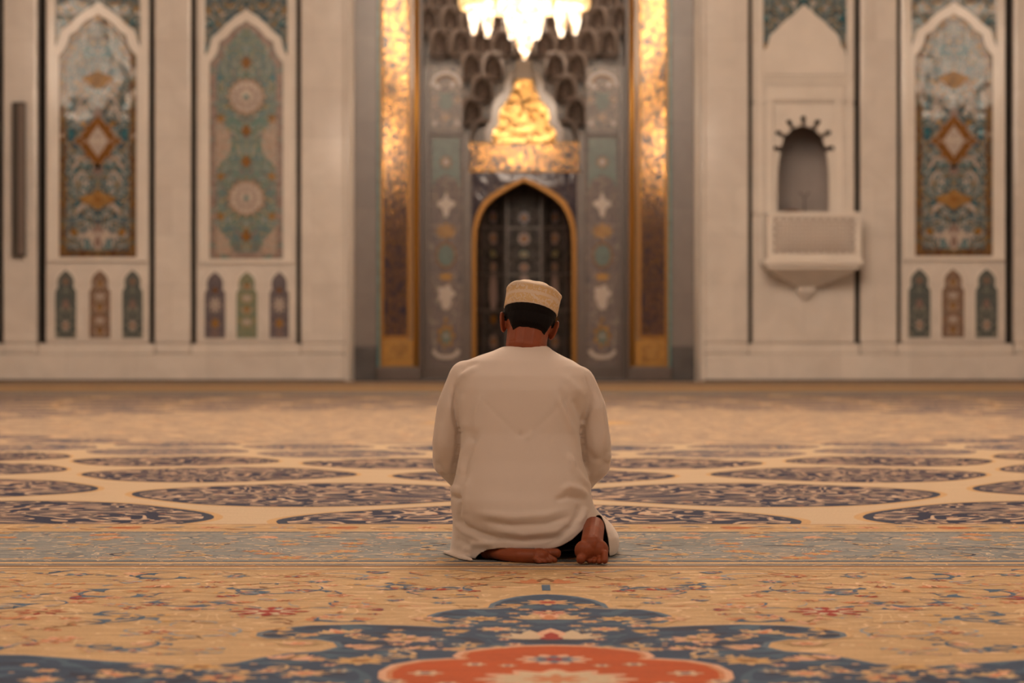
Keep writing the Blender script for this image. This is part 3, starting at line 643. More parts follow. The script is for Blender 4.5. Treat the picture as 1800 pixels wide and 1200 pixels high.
# ------------------------------------------------------------------ chandeliers
def crystal_tier(mb, c, r, z, n, size, phase=0.):
    for k in range(n):
        a = 2*PI*(k+phase)/n
        x, y_ = c[0]+r*math.cos(a), c[1]+r*math.sin(a); s = size
        mb.add([(x, y_, z+s*1.1), (x+s*.6, y_, z), (x, y_+s*.6, z), (x-s*.6, y_, z), (x, y_-s*.6, z), (x, y_, z-s*1.5)],
               [(0, 1, 2), (0, 2, 3), (0, 3, 4), (0, 4, 1), (5, 2, 1), (5, 3, 2), (5, 4, 3), (5, 1, 4)])
def hall_chandelier(loc, R, zb_, Hh, ntier, nring, size, label, group=None):   # tiers of lit crystals on gilt hoops
    x, y_ = loc; T = thing('chandelier', (x, y_, zb_), label, 'chandelier', group)
    mb = MB(); fr = MB()
    for t in range(ntier):
        k = t/(ntier-1); r = R*(.62+.38*min(1, k*3)) if k < .6 else R*(1-.55*(k-.6)/.4); z_ = zb_+.3+Hh*k
        crystal_tier(mb, (x, y_), r, z_, max(5, int(nring*r/R)), size, t*.5)
        crystal_tier(mb, (x, y_), r*.55, z_, max(4, int(nring*.5)), size, t*.3)
        fr.lathe([(r-.04, z_+.25), (r+.04, z_+.25), (r+.04, z_+.33), (r-.04, z_+.33), (r-.04, z_+.25)], (x, y_, 0), 32)
    tag(mb.build('crystals', 'crystal_far', T), kind='stuff')
    for t in range(ntier):
        pass
    for k in range(4):
        a = PI/4+k*PI/2; fr.tube([(x, y_, zb_+Hh+1.0), (x+R*.4*math.cos(a), y_+R*.4*math.sin(a), zb_+Hh+.6)], .03, 6)
    fr.build('gold_frame', 'gold', T)
    MB().tube([(x, y_, zb_+.2), (x, y_, Z_TOP)], .05, 8).build('chain', 'gold', T)
hall_chandelier((0, 21.1), 4.5, 7.35, 6.4, 12, 34, .17, 'great crystal chandelier hanging over the middle of the hall')
GC = 'crystal chandeliers hanging along the hall'
hall_chandelier((-12.4, 21.1), 1.25, 7.3, 2.6, 6, 12, .095, 'crystal chandelier hanging left of the great one', GC)
hall_chandelier((12.4, 21.1), 1.25, 7.3, 2.6, 6, 12, .095, 'crystal chandelier hanging right of the great one', GC)

# the chandelier seen in front of the prayer niche
YC = 40.0; SC = F/YC
cxm = CX+(922-VX)/SC; cz = lambda py: H+(VY-py)/SC
T = thing('chandelier', (cxm, YC, cz(105)), 'brightly lit crystal chandelier with pendant cups hanging before the gilded prayer niche', 'chandelier')
Rr = 112/SC
for yy, rr in ((4, Rr), (-26, Rr*.82)):
    MB().lathe([(rr-.05, cz(yy)-.10), (rr+.02, cz(yy)-.10), (rr+.04, cz(yy)), (rr+.02, cz(yy)+.12), (rr-.05, cz(yy)+.12), (rr-.05, cz(yy)-.10)], (cxm, YC, 0), 48).build('ring', 'ring_glow', T)
for k in range(12):
    a = 2*PI*(k+.5)/12; px_, py_ = cxm+Rr*.83*math.cos(a), YC+Rr*.83*math.sin(a)
    c_ = MB().lathe([(0, -.42), (.04, -.40), (.05, -.32), (.07, -.28), (.085, -.18), (.10, -.08), (.10, .0), (.07, .05), (0, .06)], (px_, py_, cz(14)), 14)
    c_.build('pendant_cup', 'crystal', T)
tiers = [((48, 40), -8, 34), ((31, 26), 30, 72), ((15, 11), 66, 96)]
for (r0, r1), ya, yb in tiers:
    h_ = cz(ya)-cz(yb)
    c_ = MB().lathe([(0, 0), (r1*.55/SC, .0), (r1*.8/SC, h_*.18), (r1/SC, h_*.3), (r0*.92/SC, h_*.55), (r0/SC, h_*.8), (r0*.96/SC, h_), (0, h_)], (cxm, YC, cz(yb)), 24)
    c_.build('crystal_tier', 'crystal', T)
MB().ball((cxm, YC, cz(99)), (.045, .045, .06)).build('finial', 'crystal', T)
MB().lathe([(0, .0), (.42, .0), (.55, .1), (.5, .3), (.2, .5), (0, .55)], (cxm, YC, cz(-12)), 24).build('crystal_bowl', 'crystal', T)
MB().tube([(cxm, YC, cz(-40)), (cxm, YC, Z_TOP)], .03, 8).build('chain', 'gold', T)
l_ = MB()
for k in range(6):
    a = 2*PI*k/6; l_.tube([(cxm+Rr*.95*math.cos(a), YC+Rr*.95*math.sin(a), cz(0)), (cxm, YC, cz(-90))], .012, 6)
l_.build('suspension_rods', 'gold', T)

# ------------------------------------------------------------------ the carpet: woven ornament as coloured faces of one mesh
def pile(name, color, vary=.12, extra=None):
    """wool pile: fine row streaks and abrash bands"""
    m = bpy.data.materials.new(name); m.use_nodes = True; nt = m.node_tree; N = nt.nodes.new; L = nt.links.new
    p = nt.nodes['Principled BSDF']; p.inputs['Roughness'].default_value = .85; p.inputs['Specular IOR Level'].default_value = .12
    tc = N('ShaderNodeTexCoord'); cur = None
    if extra:
        sp = N('ShaderNodeSeparateXYZ'); L(tc.outputs['Object'], sp.inputs[0]); ab = N('ShaderNodeMath'); ab.operation = 'ABSOLUTE'; L(sp.outputs[0], ab.inputs[0])
        cb = N('ShaderNodeCombineXYZ'); L(ab.outputs[0], cb.inputs[0]); L(sp.outputs[1], cb.inputs[1])
        sc, dist, stops, fine = extra
        nz = N('ShaderNodeTexNoise'); nz.inputs['Scale'].default_value = sc; nz.inputs['Distortion'].default_value = dist; nz.inputs['Detail'].default_value = 1
        L(cb.outputs[0], nz.inputs['Vector'])
        rp = N('ShaderNodeValToRGB'); rp.color_ramp.interpolation = 'CONSTANT'; e = rp.color_ramp.elements
        while len(e) > 1: e.remove(e[-1])
        e[0].position = 0; e[0].color = stops[0][1]
        for ps, c in stops[1:]: q = e.new(ps); q.color = c
        L(nz.outputs[0], rp.inputs[0]); cur = rp.outputs[0]
        if fine:
            vr = N('ShaderNodeTexVoronoi'); vr.inputs['Scale'].default_value = fine[0]; L(cb.outputs[0], vr.inputs['Vector'])
            ls = N('ShaderNodeMath'); ls.operation = 'LESS_THAN'; ls.inputs[1].default_value = fine[1]; L(vr.outputs['Distance'], ls.inputs[0])
            mx = N('ShaderNodeMix'); mx.data_type = 'RGBA'; L(ls.outputs[0], mx.inputs[0]); L(cur, mx.inputs[6]); mx.inputs[7].default_value = fine[2]; cur = mx.outputs[2]
    mp = N('ShaderNodeMapping'); mp.inputs['Scale'].default_value = (1.2, 22, 1); L(tc.outputs['Object'], mp.inputs[0])
    n2 = N('ShaderNodeTexNoise'); n2.inputs['Scale'].default_value = 2.2; n2.inputs['Detail'].default_value = 5; L(mp.outputs[0], n2.inputs['Vector'])
    mr = N('ShaderNodeMapRange'); mr.inputs[1].default_value = .3; mr.inputs[2].default_value = .7; mr.inputs[3].default_value = 1-vary; mr.inputs[4].default_value = 1+vary*.6
    L(n2.outputs[0], mr.inputs[0])
    n3 = N('ShaderNodeTexNoise'); n3.inputs['Scale'].default_value = 110; n3.inputs['Detail'].default_value = 1; L(tc.outputs['Object'], n3.inputs['Vector'])
    m3 = N('ShaderNodeMapRange'); m3.inputs[1].default_value = .3; m3.inputs[2].default_value = .7; m3.inputs[3].default_value = .9; m3.inputs[4].default_value = 1.08; L(n3.outputs[0], m3.inputs[0])
    mu = N('ShaderNodeMath'); mu.operation = 'MULTIPLY'; L(mr.outputs[0], mu.inputs[0]); L(m3.outputs[0], mu.inputs[1])
    vm = N('ShaderNodeVectorMath'); vm.operation = 'SCALE'; L(mu.outputs[0], vm.inputs['Scale'])
    if cur: L(cur, vm.inputs[0])
    else: vm.inputs[0].default_value = color[:3]
    L(vm.outputs[0], p.inputs['Base Color'])
    bp = N('ShaderNodeBump'); bp.inputs['Strength'].default_value = .35; bp.inputs['Distance'].default_value = .003; L(n3.outputs[0], bp.inputs['Height']); L(bp.outputs[0], p.inputs['Normal'])
    return m
cCR = (.48, .33, .175, 1); cNV = (.014, .020, .055, 1); cBL = (.026, .055, .11, 1); cGB = (.22, .235, .235, 1); cRS = (.50, .20, .09, 1); cRD = (.30, .03, .02, 1)
cPK = (.62, .36, .24, 1); cBR = (.24, .12, .055, 1); cOR = (.42, .07, .006, 1); cTN = (.52, .34, .17, 1); cLB = (.27, .30, .32, 1)
M['c_cream'] = pile('cream_wool', cCR, .30, (3.2, 2.2, [(0, cCR), (.36, (.60, .43, .25, 1)), (.385, cCR), (.60, (.63, .44, .27, 1)), (.63, cCR)], (9, .10, (.55, .33, .18, 1))))
M['c_cream2'] = pile('pale_cream_wool', (.52, .41, .28, 1), .12)
M['c_far'] = pile('beige_flowered_wool', cCR, .10, (1.3, 2, [(0, (.48, .36, .25, 1)), (.40, (.38, .29, .22, 1)), (.45, (.49, .37, .25, 1)), (.56, (.38, .27, .19, 1)), (.60, (.47, .35, .24, 1))], (4, .2, (.5, .3, .18, 1))))
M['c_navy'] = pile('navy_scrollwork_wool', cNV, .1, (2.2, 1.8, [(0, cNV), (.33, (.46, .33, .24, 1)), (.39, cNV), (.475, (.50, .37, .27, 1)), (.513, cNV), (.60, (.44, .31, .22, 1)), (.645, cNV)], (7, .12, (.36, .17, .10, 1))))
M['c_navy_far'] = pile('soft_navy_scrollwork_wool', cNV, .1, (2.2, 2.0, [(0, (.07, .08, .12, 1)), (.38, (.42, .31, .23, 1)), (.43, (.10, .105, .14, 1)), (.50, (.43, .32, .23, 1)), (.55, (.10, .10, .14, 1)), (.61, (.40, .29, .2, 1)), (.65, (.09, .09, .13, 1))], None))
M['c_pale'] = pile('beige_scrollwork_wool', cNV, .1, (3.5, 2.6, [(0, (.27, .22, .19, 1)), (.44, (.44, .34, .24, 1)), (.50, (.30, .24, .2, 1)), (.56, (.44, .34, .24, 1))], None))
M['c_greyblue'] = pile('grey_blue_wool', cGB, .2, (4.5, 2.4, [(0, cGB), (.37, (.52, .42, .31, 1)), (.40, cGB), (.55, (.17, .18, .19, 1)), (.60, (.48, .38, .27, 1)), (.63, cGB)], (8, .15, (.50, .32, .20, 1))))
M['c_blue'] = pile('blue_wool', cBL, .22, (4.0, 2.6, [(0, (.02, .03, .065, 1)), (.40, cBL), (.60, (.05, .10, .16, 1))], (11, .10, (.45, .28, .18, 1))))
M['c_blue_edge'] = pile('light_blue_wool', (.09, .14, .20, 1), .15)
M['c_orange'] = pile('orange_wool', cOR, .2)
M['c_rust'] = pile('rust_wool', cRS, .2); M['c_red'] = pile('red_wool', cRD, .2); M['c_pink'] = pile('rose_wool', cPK, .15)
M['c_brown'] = pile('brown_wool', cBR, .2); M['c_tan'] = pile('tan_wool', cTN, .15); M['c_lblue'] = pile('sky_blue_wool', cLB, .15)
M['c_ink'] = pile('dark_navy_wool', (.025, .035, .07, 1), .1); M['c_steel'] = pile('steel_blue_wool', (.07, .12, .19, 1), .15)
M['c_gold'] = pile('ochre_wool', (.50, .30, .10, 1), .15)

LZ = .00015
C = Draw(lambda u, v, l: (u, v, .0007+LZ*l))
XW = 15.0
def rect(x0, x1, y0, y1, m, l): C.poly([(x0, y0), (x1, y0), (x1, y1), (x0, y1)], m, l)
# ground: z = 0 slab with thickness, then the zones
for y0, y1, m in ((-6, 7.48, 'c_cream'), (7.48, 9.2, 'c_greyblue'), (9.2, 16.6, 'c_cream2'), (16.6, 27, 'c_far'), (27, 33, 'c_far'), (33, 35.0, 'c_greyblue'), (35.0, YP-.32, 'c_far')):
    rect(-XW, XW, y0, y1, m, 0)
# border stripes either side of the grey-blue band, here and mirrored at the far end
for y0, y1, m in ((7.44, 7.475, 'c_brown'), (7.50, 7.512, 'c_brown'), (7.55, 7.60, 'c_tan'), (7.62, 7.64, 'c_ink'), (7.70, 7.72, 'c_tan'), (7.36, 7.375, 'c_steel'), (7.30, 7.31, 'c_brown'),
                  (8.80, 8.815, 'c_ink'), (8.86, 9.20, 'c_cream'), (8.84, 8.86, 'c_tan'), (8.98, 8.99, 'c_brown'), (9.19, 9.205, 'c_brown'),
                  (32.7, 32.85, 'c_tan'), (35.1, 35.3, 'c_brown'), (36.5, 38.5, 'c_tan'), (41.5, 42.0, 'c_brown')):
    rect(-XW, XW, y0, y1, m, 1)
# ring lattice of pointed ovals around the centre under the dome
def clip(P, ymin, ymax):
    for f, s_ in ((ymin, 1), (ymax, -1)):
        out = []
        for i in range(len(P)):
            a, b = P[i], P[(i+1) % len(P)]; ia, ib = (a[1]-f)*s_ >= 0, (b[1]-f)*s_ >= 0
            if ia: out.append(a)
            if ia != ib: t = (f-a[1])/(b[1]-a[1]); out.append((a[0]+(b[0]-a[0])*t, f))
        P = out
        if len(P) < 3: return []
    return P
YD = 21.1; NO = 32; PA = 2*PI/NO; RW = PA*.866
def oval(rk, th, k, m, l):
    P = []
    for j in range(48):
        a = 2*PI*j/48; c, s_ = math.cos(a), math.sin(a)
        u = .090*k*math.copysign(abs(c)**.92, c)
        v = .076*k*math.copysign(abs(s_)**1.15, s_)*(1+.20*max(0, abs(s_)-.75)/.25*(1 if s_ > 0 else .9))
        lr = math.log(rk)+v; t = th+u
        P.append((math.exp(lr)*math.sin(t), YD-math.exp(lr)*math.cos(t)))
    P = clip(P, 9.215, 32.9)
    if P and max(abs(p[0]) for p in P) < XW-.2: C.poly(P, m, l)
rA = 11.6
for k in range(-4, 15):
    rk = {0: 11.72, 1: 10.05, 2: 8.5, 3: 7.2}.get(k, 7.2*math.exp(-RW*(k-3)) if k > 3 else 11.6*math.exp(-RW*k))
    for n in range(NO):
        th = PA*(n+(0 if k % 2 == 0 else .5))   # ring k=2 (odd counted) has an oval on the axis
        near = YD-rk*math.cos(th)
        if k <= 3:
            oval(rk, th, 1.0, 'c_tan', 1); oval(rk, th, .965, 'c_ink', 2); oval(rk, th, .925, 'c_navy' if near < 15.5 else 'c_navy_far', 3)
        elif k <= 5: oval(rk, th, 1.0, 'c_navy_far', 2)
        else: oval(rk, th, 1.0, 'c_pale', 2)
C.petals(0, YD, 1.35, 16, 'c_pale', 4, .12); C.petals(0, YD, 1.0, 16, 'c_tan', 5, .12); C.petals(0, YD, .7, 8, 'c_rust', 6, .2)
C.disc(0, YD, .3, 'c_cream2', 7)
# --- flower motifs, mirrored on the axis
rnd = random.Random(11)
def both(fn):
    for q in (1, -1): fn(q)
def rosette(x, y, r, cols, l=5, n=8):
    def f(q):
        C.petals(q*x, y, r, n, cols[0], l, .3); C.petals(q*x, y, r*.72, n, cols[1], l+1, .3, PI/n); C.disc(q*x, y, r*.3, cols[2], l+2, n=10)
    both(f) if x > .01 else f(1)
def palmette(x, y, r, a, cols, l=5):
    def f(q):
        aa = a if q > 0 else PI-a
        for k, da in enumerate((-1.2, -.75, -.3, .3, .75, 1.2)): C.leaf(q*x, y, r*(1.1 if abs(da) > .5 else 1.3), r*.20, aa+da, cols[0], l, .12*(1 if da > 0 else -1))
        C.leaf(q*x, y, r*1.5, r*.26, aa, cols[1], l+1, 0); C.leaf(q*x, y, r*.9, r*.14, aa, cols[2], l+2, 0); C.disc(q*x, y, r*.22, cols[2], l+2, n=10)
    both(f) if x > .01 else f(1)
def scroll(x, y, r, a0, turns, w, m, l=3, sg=1, leaves=None):
    def f(q):
        P = []
        n = int(14*turns)+6
        for k in range(n+1):
            t = k/n; rr = r*(1-.72*t); aa = a0+sg*t*turns*2*PI
            P.append((q*(x+rr*math.cos(aa)), y+rr*math.sin(aa)))
        C.stroke(P, w, m, l, True)
        if leaves:
            for k in (3, 8, 13):
                if k < n:
                    p, p2 = P[k], P[k+1]; d = math.atan2(p2[1]-p[1], p2[0]-p[0])
                    C.leaf(p[0], p[1], r*.5, r*.10, d+q*sg*.8, leaves, l+1, .25*q); C.leaf(p[0], p[1], r*.4, r*.08, d-q*sg*.8, leaves, l+1, -.25*q)
    both(f)
def spray(x, y, r, l=4):
    a = rnd.uniform(0, 2*PI)
    c = rnd.choice(['c_steel', 'c_lblue', 'c_brown', 'c_tan', 'c_steel'])
    P = [(x+r*1.6*(t-.5)*math.cos(a)-r*.5*math.sin(PI*2*t)*math.sin(a), y+r*1.6*(t-.5)*math.sin(a)+r*.5*math.sin(PI*2*t)*math.cos(a)) for t in [i/14 for i in range(15)]]
    for q in (1, -1): C.stroke([(q*p[0], p[1]) for p in P], r*.10, c, l, True)
    for k in (3, 7, 11):
        for sgn in (1, -1):
            d = a+sgn*.9
            for q in (1, -1): C.leaf(q*P[k][0], P[k][1], r*.45, r*.08, d if q > 0 else PI-d, rnd.choice([c, 'c_rust', 'c_pink', 'c_tan']), l+1, .2*q)
# foreground medallion: blue lobed cartouche with an orange heart
MR = [(957, 1045), (985, 1046), (1015, 1049), (1045, 1055), (1064, 1062), (1070, 1069), (1090, 1070), (1130, 1072), (1160, 1077), (1180, 1083), (1182, 1090), (1165, 1096), (1130, 1100), (1160, 1103), (1220, 1100), (1300, 1098),
      (1390, 1100), (1450, 1106), (1485, 1113), (1489, 1119), (1470, 1123), (1430, 1124), (1385, 1125), (1355, 1130), (1350, 1138), (1380, 1145), (1440, 1149), (1490, 1157), (1540, 1167), (1640, 1171), (1760, 1163), (1900, 1152), (2100, 1150), (2300, 1170), (2500, 1230), (2600, 1330)]
AX = lambda px, py: (abs(G(px, py)[0]), G(px, py)[1])
R_ = [AX(*p) for p in MR]; R_[0] = (0, R_[0][1])
base = 2.6
def mirrored(P, bottom=None):
    A = list(P); Bm = [(-x, y) for x, y in reversed(P) if x > 1e-6]
    return ([(A[-1][0], bottom)] if bottom else [])[:0]+A+([(A[-1][0], bottom), (-A[-1][0], bottom)] if bottom else [])+Bm
def grow(P, k):                                 # offset an open outline outwards by k
    out = []
    for i, p in enumerate(P):
        a, b = P[max(0, i-1)], P[min(len(P)-1, i+1)]; dx, dy = b[0]-a[0], b[1]-a[1]; l = math.hypot(dx, dy) or 1
        out.append((max(0, p[0]-dy/l*k) if i else 0, p[1]+dx/l*k))
    return out
C.poly(mirrored(grow(R_, .016), base), 'c_tan', 6); C.poly(mirrored(R_, base), 'c_blue_edge', 7); C.poly(mirrored(grow(R_, -.016), base), 'c_blue', 8)
OR_ = [(980, 1137), (1020, 1138), (1060, 1141), (1090, 1144), (1118, 1148), (1128, 1155), (1120, 1160), (1150, 1161), (1200, 1164), (1240, 1171), (1262, 1182), (1265, 1193), (1240, 1203), (1200, 1210), (1180, 1220), (1200, 1240), (1190, 1270), (1150, 1300)]
O_ = [(max(0, AX(*p)[0]), AX(*p)[1]) for p in OR_]; O_[0] = (0, O_[0][1])
C.poly(mirrored(grow(O_, .03), 3.6), 'c_pink', 9); C.poly(mirrored(grow(O_, .012), 3.6), 'c_rust', 10); C.poly(mirrored(O_, 3.6), 'c_orange', 11)
C.petals(0, 4.93, .17, 12, 'c_pink', 13, .14, sy=.9); C.petals(0, 4.93, .145, 12, 'c_cream2', 14, .14, sy=.9); C.petals(0, 4.93, .07, 8, 'c_rust', 15)
C.petals(0, 5.24, .085, 10, 'c_pink', 13, .15, sy=1.0); C.petals(0, 5.24, .06, 8, 'c_blue_edge', 14, .2); C.petals(0, 5.24, .032, 6, 'c_red', 15)
for x, y, r in ((.17, 5.16, .028), (.27, 5.02, .04), (.33, 4.90, .03), (.22, 4.86, .03), (.10, 5.14, .022)): rosette(x, y, r, ('c_cream2', 'c_pink', 'c_blue'), 13, 6)
# motifs on the blue ground
rosette(0, 6.40, .075, ('c_cream', 'c_rust', 'c_red'), 10); rosette(0, 6.15, .06, ('c_pink', 'c_red', 'c_cream'), 12, 8); palmette(0, 6.02, .10, PI/2, ('c_cream', 'c_pink', 'c_rust'), 10)
palmette(0, 5.62, .13, PI/2, ('c_cream2', 'c_pink', 'c_red'), 10)
for x, y, r in ((.11, 6.33, .04), (.17, 6.02, .055), (.30, 6.02, .05), (.24, 5.75, .045), (.13, 5.80, .05), (.33, 5.60, .07), (.50, 5.72, .065), (.66, 5.78, .05), (.45, 5.45, .06), (.58, 5.52, .055), (.30, 5.42, .05), (.42, 5.22, .07), (.58, 5.25, .07),
                (.75, 5.12, .06), (.52, 5.02, .055), (.68, 4.95, .07), (.90, 4.98, .06), (.86, 5.14, .04), (1.05, 4.92, .05), (.46, 4.84, .05), (.2, 5.42, .04)):
    cs = rnd.choice([('c_cream', 'c_pink', 'c_rust'), ('c_pink', 'c_cream', 'c_brown'), ('c_cream', 'c_rust', 'c_ink'), ('c_tan', 'c_gold', 'c_brown')])
    (rosette if rnd.random() < .5 else lambda X, Y, R, c, l: palmette(X, Y, R*.9, rnd.uniform(0, PI), c, l))(x, y, r, cs, 10)
for x, y, r, a, t in ((.18, 6.32, .10, 2.6, .8), (.26, 5.93, .09, .5, .9), (.42, 5.66, .09, 2, .9), (.62, 5.66, .08, .3, .8), (.38, 5.32, .10, 1, .9), (.66, 5.10, .11, 2, .9), (.84, 5.02, .09, .4, .9), (.16, 5.5, .08, 3, .8)):
    scroll(x, y, r, a, t, .014, 'c_cream', 9, 1, 'c_tan')
# scrolls and flowers on the cream field between the medallion and the band
def inblue(x, y):
    x = abs(x)
    # even-odd test against the mirrored outline's right half
    P = [(0, base)]+[p for p in R_]+[(R_[-1][0], base)]; c = False
    for i in range(len(P)):
        a, b = P[i], P[(i+1) % len(P)]
        if (a[1] > y) != (b[1] > y) and x < (b[0]-a[0])*(y-a[1])/(b[1]-a[1])+a[0]: c = not c
    return c
palmette(0, 6.93, .10, PI/2, ('c_rust', 'c_brown', 'c_tan'), 4); rect(-.012, .012, 6.72, 6.88, 'c_steel', 4)
rosette(.715, 6.19, .105, ('c_red', 'c_cream2', 'c_red'), 6, 8); rosette(.20, 6.9, .05, ('c_tan', 'c_rust', 'c_brown'))
rosette(1.30, 6.18, .07, ('c_red', 'c_tan', 'c_brown'), 4)
for x, y, r, a, t, m in ((.36, 6.86, .17, 2.8, .8, 'c_steel'), (.78, 6.75, .17, 2.4, .8, 'c_steel'), (.92, 6.40, .15, 1.2, .75, 'c_steel'), (.55, 6.38, .14, .3, .8, 'c_lblue'), (.50, 6.02, .12, 2.2, .8, 'c_steel'),
                (1.15, 6.62, .18, 2, .8, 'c_steel'), (1.12, 6.02, .16, .5, .8, 'c_steel'), (.85, 5.75, .13, 2, .8, 'c_lblue'), (1.45, 6.35, .18, 1, .8, 'c_steel'), (1.5, 5.85, .16, 3, .8, 'c_lblue'), (1.0, 5.5, .12, 2, .8, 'c_steel'),
                (1.3, 5.45, .14, 1, .8, 'c_steel'), (.15, 7.1, .12, 1, .8, 'c_brown'), (.6, 7.12, .13, 0, .8, 'c_lblue'), (1.1, 7.12, .14, 2, .8, 'c_steel')):
    scroll(x, y, r, a, t, .016, m, 3, rnd.choice((1, -1)), 'c_steel' if m == 'c_steel' else 'c_tan')
yy = 4.3
while yy < 7.3:
    xx = .10+rnd.uniform(0, .08)
    while xx < 4.2:
        x, y = xx+rnd.uniform(-.05, .05), yy+rnd.uniform(-.06, .06)
        if not any(inblue(x+dx, y+dy) for dx in (-.09, .09) for dy in (-.1, .1)):
            k = rnd.random(); r = rnd.uniform(.022, .055)
            cs = rnd.choice([('c_rust', 'c_pink', 'c_brown'), ('c_pink', 'c_rust', 'c_cream'), ('c_red', 'c_tan', 'c_steel'), ('c_tan', 'c_rust', 'c_brown'), ('c_lblue', 'c_tan', 'c_rust'), ('c_tan', 'c_gold', 'c_steel'), ('c_steel', 'c_lblue', 'c_rust')])
            if k < .30: rosette(x, y, r*.9, cs, 4, rnd.choice((5, 6, 8)))
            elif k < .55: palmette(x, y, r, rnd.uniform(0, 2*PI), cs, 4)
            elif k < .9: spray(x, y, r*2.2, 3)
            else: scroll(x, y, r*1.8, rnd.uniform(0, 6), .7, .010, rnd.choice(['c_steel', 'c_brown', 'c_lblue']), 3, rnd.choice((1, -1)))
        xx += rnd.uniform(.09, .155)
    yy += .105
# small sprigs filling the blue ground of the medallion
yy = 4.7
while yy < 6.45:
    xx = .06+rnd.uniform(0, .06)
    while xx < 1.5:
        if all(inblue(xx+dx, yy+dy) for dx in (-.06, .06) for dy in (-.07, .07)) and not (yy < 5.42 and xx < .62*max(0, (5.5-yy))**.5):
            rosette(xx, yy, rnd.uniform(.015, .032), rnd.choice([('c_cream', 'c_rust', 'c_cream'), ('c_pink', 'c_cream', 'c_red'), ('c_lblue', 'c_cream', 'c_ink'), ('c_tan', 'c_rust', 'c_cream')]), 9, 6)
        xx += rnd.uniform(.09, .16)
    yy += .09
# grey-blue band and cream guard stripe flowers
yy = 7.74
while yy < 8.8:
    xx = .12+rnd.uniform(0, .1)
    while xx < 5:
        x, y = xx, yy+rnd.uniform(-.04, .04); r = rnd.uniform(.03, .07)
        cs = rnd.choice([('c_cream', 'c_rust', 'c_tan'), ('c_pink', 'c_cream', 'c_rust'), ('c_tan', 'c_cream', 'c_brown'), ('c_cream2', 'c_lblue', 'c_ink'), ('c_rust', 'c_cream', 'c_gold')])
        k = rnd.random()
        if k < .35: rosette(x, y, r, cs, 3, 7)
        elif k < .65: palmette(x, y, r, rnd.uniform(0, 6), cs, 3)
        elif k < .9: scroll(x, y, r*1.7, rnd.uniform(0, 6), .8, .014, rnd.choice(['c_cream', 'c_ink', 'c_tan']), 3, rnd.choice((1, -1)), 'c_tan')
        else: C.stroke([(x+.12*(t-1), y+.05*math.sin(t*2)) for t in [i/5 for i in range(11)]], .014, 'c_ink', 3, True)
        xx += rnd.uniform(.16, .30)
    yy += .14
xx = .15
while xx < 5:
    palmette(xx, 9.02, .085, 0, ('c_rust', 'c_orange', 'c_brown'), 3) if rnd.random() < .35 else rosette(xx, 9.03, .055, rnd.choice([('c_pink', 'c_rust', 'c_brown'), ('c_lblue', 'c_tan', 'c_rust')]), 3)
    for q in (1, -1): C.leaf(q*(xx+.1), 9.08, .10, .02, -.4 if q > 0 else PI+.4, 'c_steel', 3); C.leaf(q*(xx+.12), 8.94, .10, .018, .4 if q > 0 else PI-.4, 'c_brown', 3)
    xx += .27
C.mb.box((-XW, -6, -.0115), (XW, YP-.32, .0005), C.mi('c_tan'))
car = C.build('carpet')
tag(car, 'huge patterned cream and navy wool carpet covering the whole prayer hall floor', 'carpet')

# ------------------------------------------------------------------ the kneeling man
def cloth_mat(name, col, rough=.85, weave=True):
    m = newmat(name, col, rough, spec=.2, bump=(260, .12, .001) if weave else None)
    p = m.node_tree.nodes['Principled BSDF']; p.inputs['Sheen Weight'].default_value = .25; p.inputs['Sheen Roughness'].default_value = .4
    return m
M['robe'] = cloth_mat('cream_cotton', (.66, .575, .51, 1))
M['skin'] = newmat('skin', (.235, .055, .017, 1), .5, vary=((1, 1, 1), 25, .12), spec=.35)
pS = M['skin'].node_tree.nodes['Principled BSDF']; pS.inputs['Subsurface Weight'].default_value = .15; pS.inputs['Subsurface Radius'].default_value = (.6, .2, .1); pS.inputs['Subsurface Scale'].default_value = .008
M['hair'] = newmat('black_hair', (.006, .004, .004, 1), .75, spec=.12, bump=(420, .6, .002))
M['eye'] = newmat('eye_white', (.75, .7, .65, 1), .2); M['iris'] = newmat('brown_iris', (.04, .02, .01, 1), .2)
M['lips'] = newmat('lips', (.30, .09, .06, 1), .45)

def remesh(mb, vox, iters):
    me = bpy.data.meshes.new('tmp'); me.from_pydata([tuple(v) for v in mb.v], [], mb.f); me.update()
    bm_ = bmesh.new(); bm_.from_mesh(me); bmesh.ops.recalc_face_normals(bm_, faces=bm_.faces); bm_.to_mesh(me); bm_.free()
    o = bpy.data.objects.new('tmp', me); COL.objects.link(o)
    r = o.modifiers.new('r', 'REMESH'); r.mode = 'VOXEL'; r.voxel_size = vox; r.adaptivity = 0
    dg = bpy.context.evaluated_depsgraph_get(); dg.update(); em = bpy.data.meshes.new_from_object(o.evaluated_get(dg))
    V = np.empty(len(em.vertices)*3); em.vertices.foreach_get('co', V); V = V.reshape(-1, 3)
    E = np.empty(len(em.edges)*2, dtype=np.int64); em.edges.foreach_get('vertices', E); E = E.reshape(-1, 2)
    Fs = [tuple(p.vertices) for p in em.polygons]
    bpy.data.objects.remove(o); bpy.data.meshes.remove(me); bpy.data.meshes.remove(em)
    V = smooth(V, E, iters)
    return V, E, Fs
def smooth(V, E, iters, w=None, lam=.5):
    deg = np.bincount(E.ravel(), minlength=len(V)).astype(float)[:, None]; deg[deg == 0] = 1
    for _ in range(iters):
        A = np.zeros_like(V)
        for c in range(3):
            A[:, c] = np.bincount(E[:, 0], V[E[:, 1], c], len(V))+np.bincount(E[:, 1], V[E[:, 0], c], len(V))
        D_ = (A/deg-V)*lam
        V = V+(D_ if w is None else D_*w[:, None])
    return V
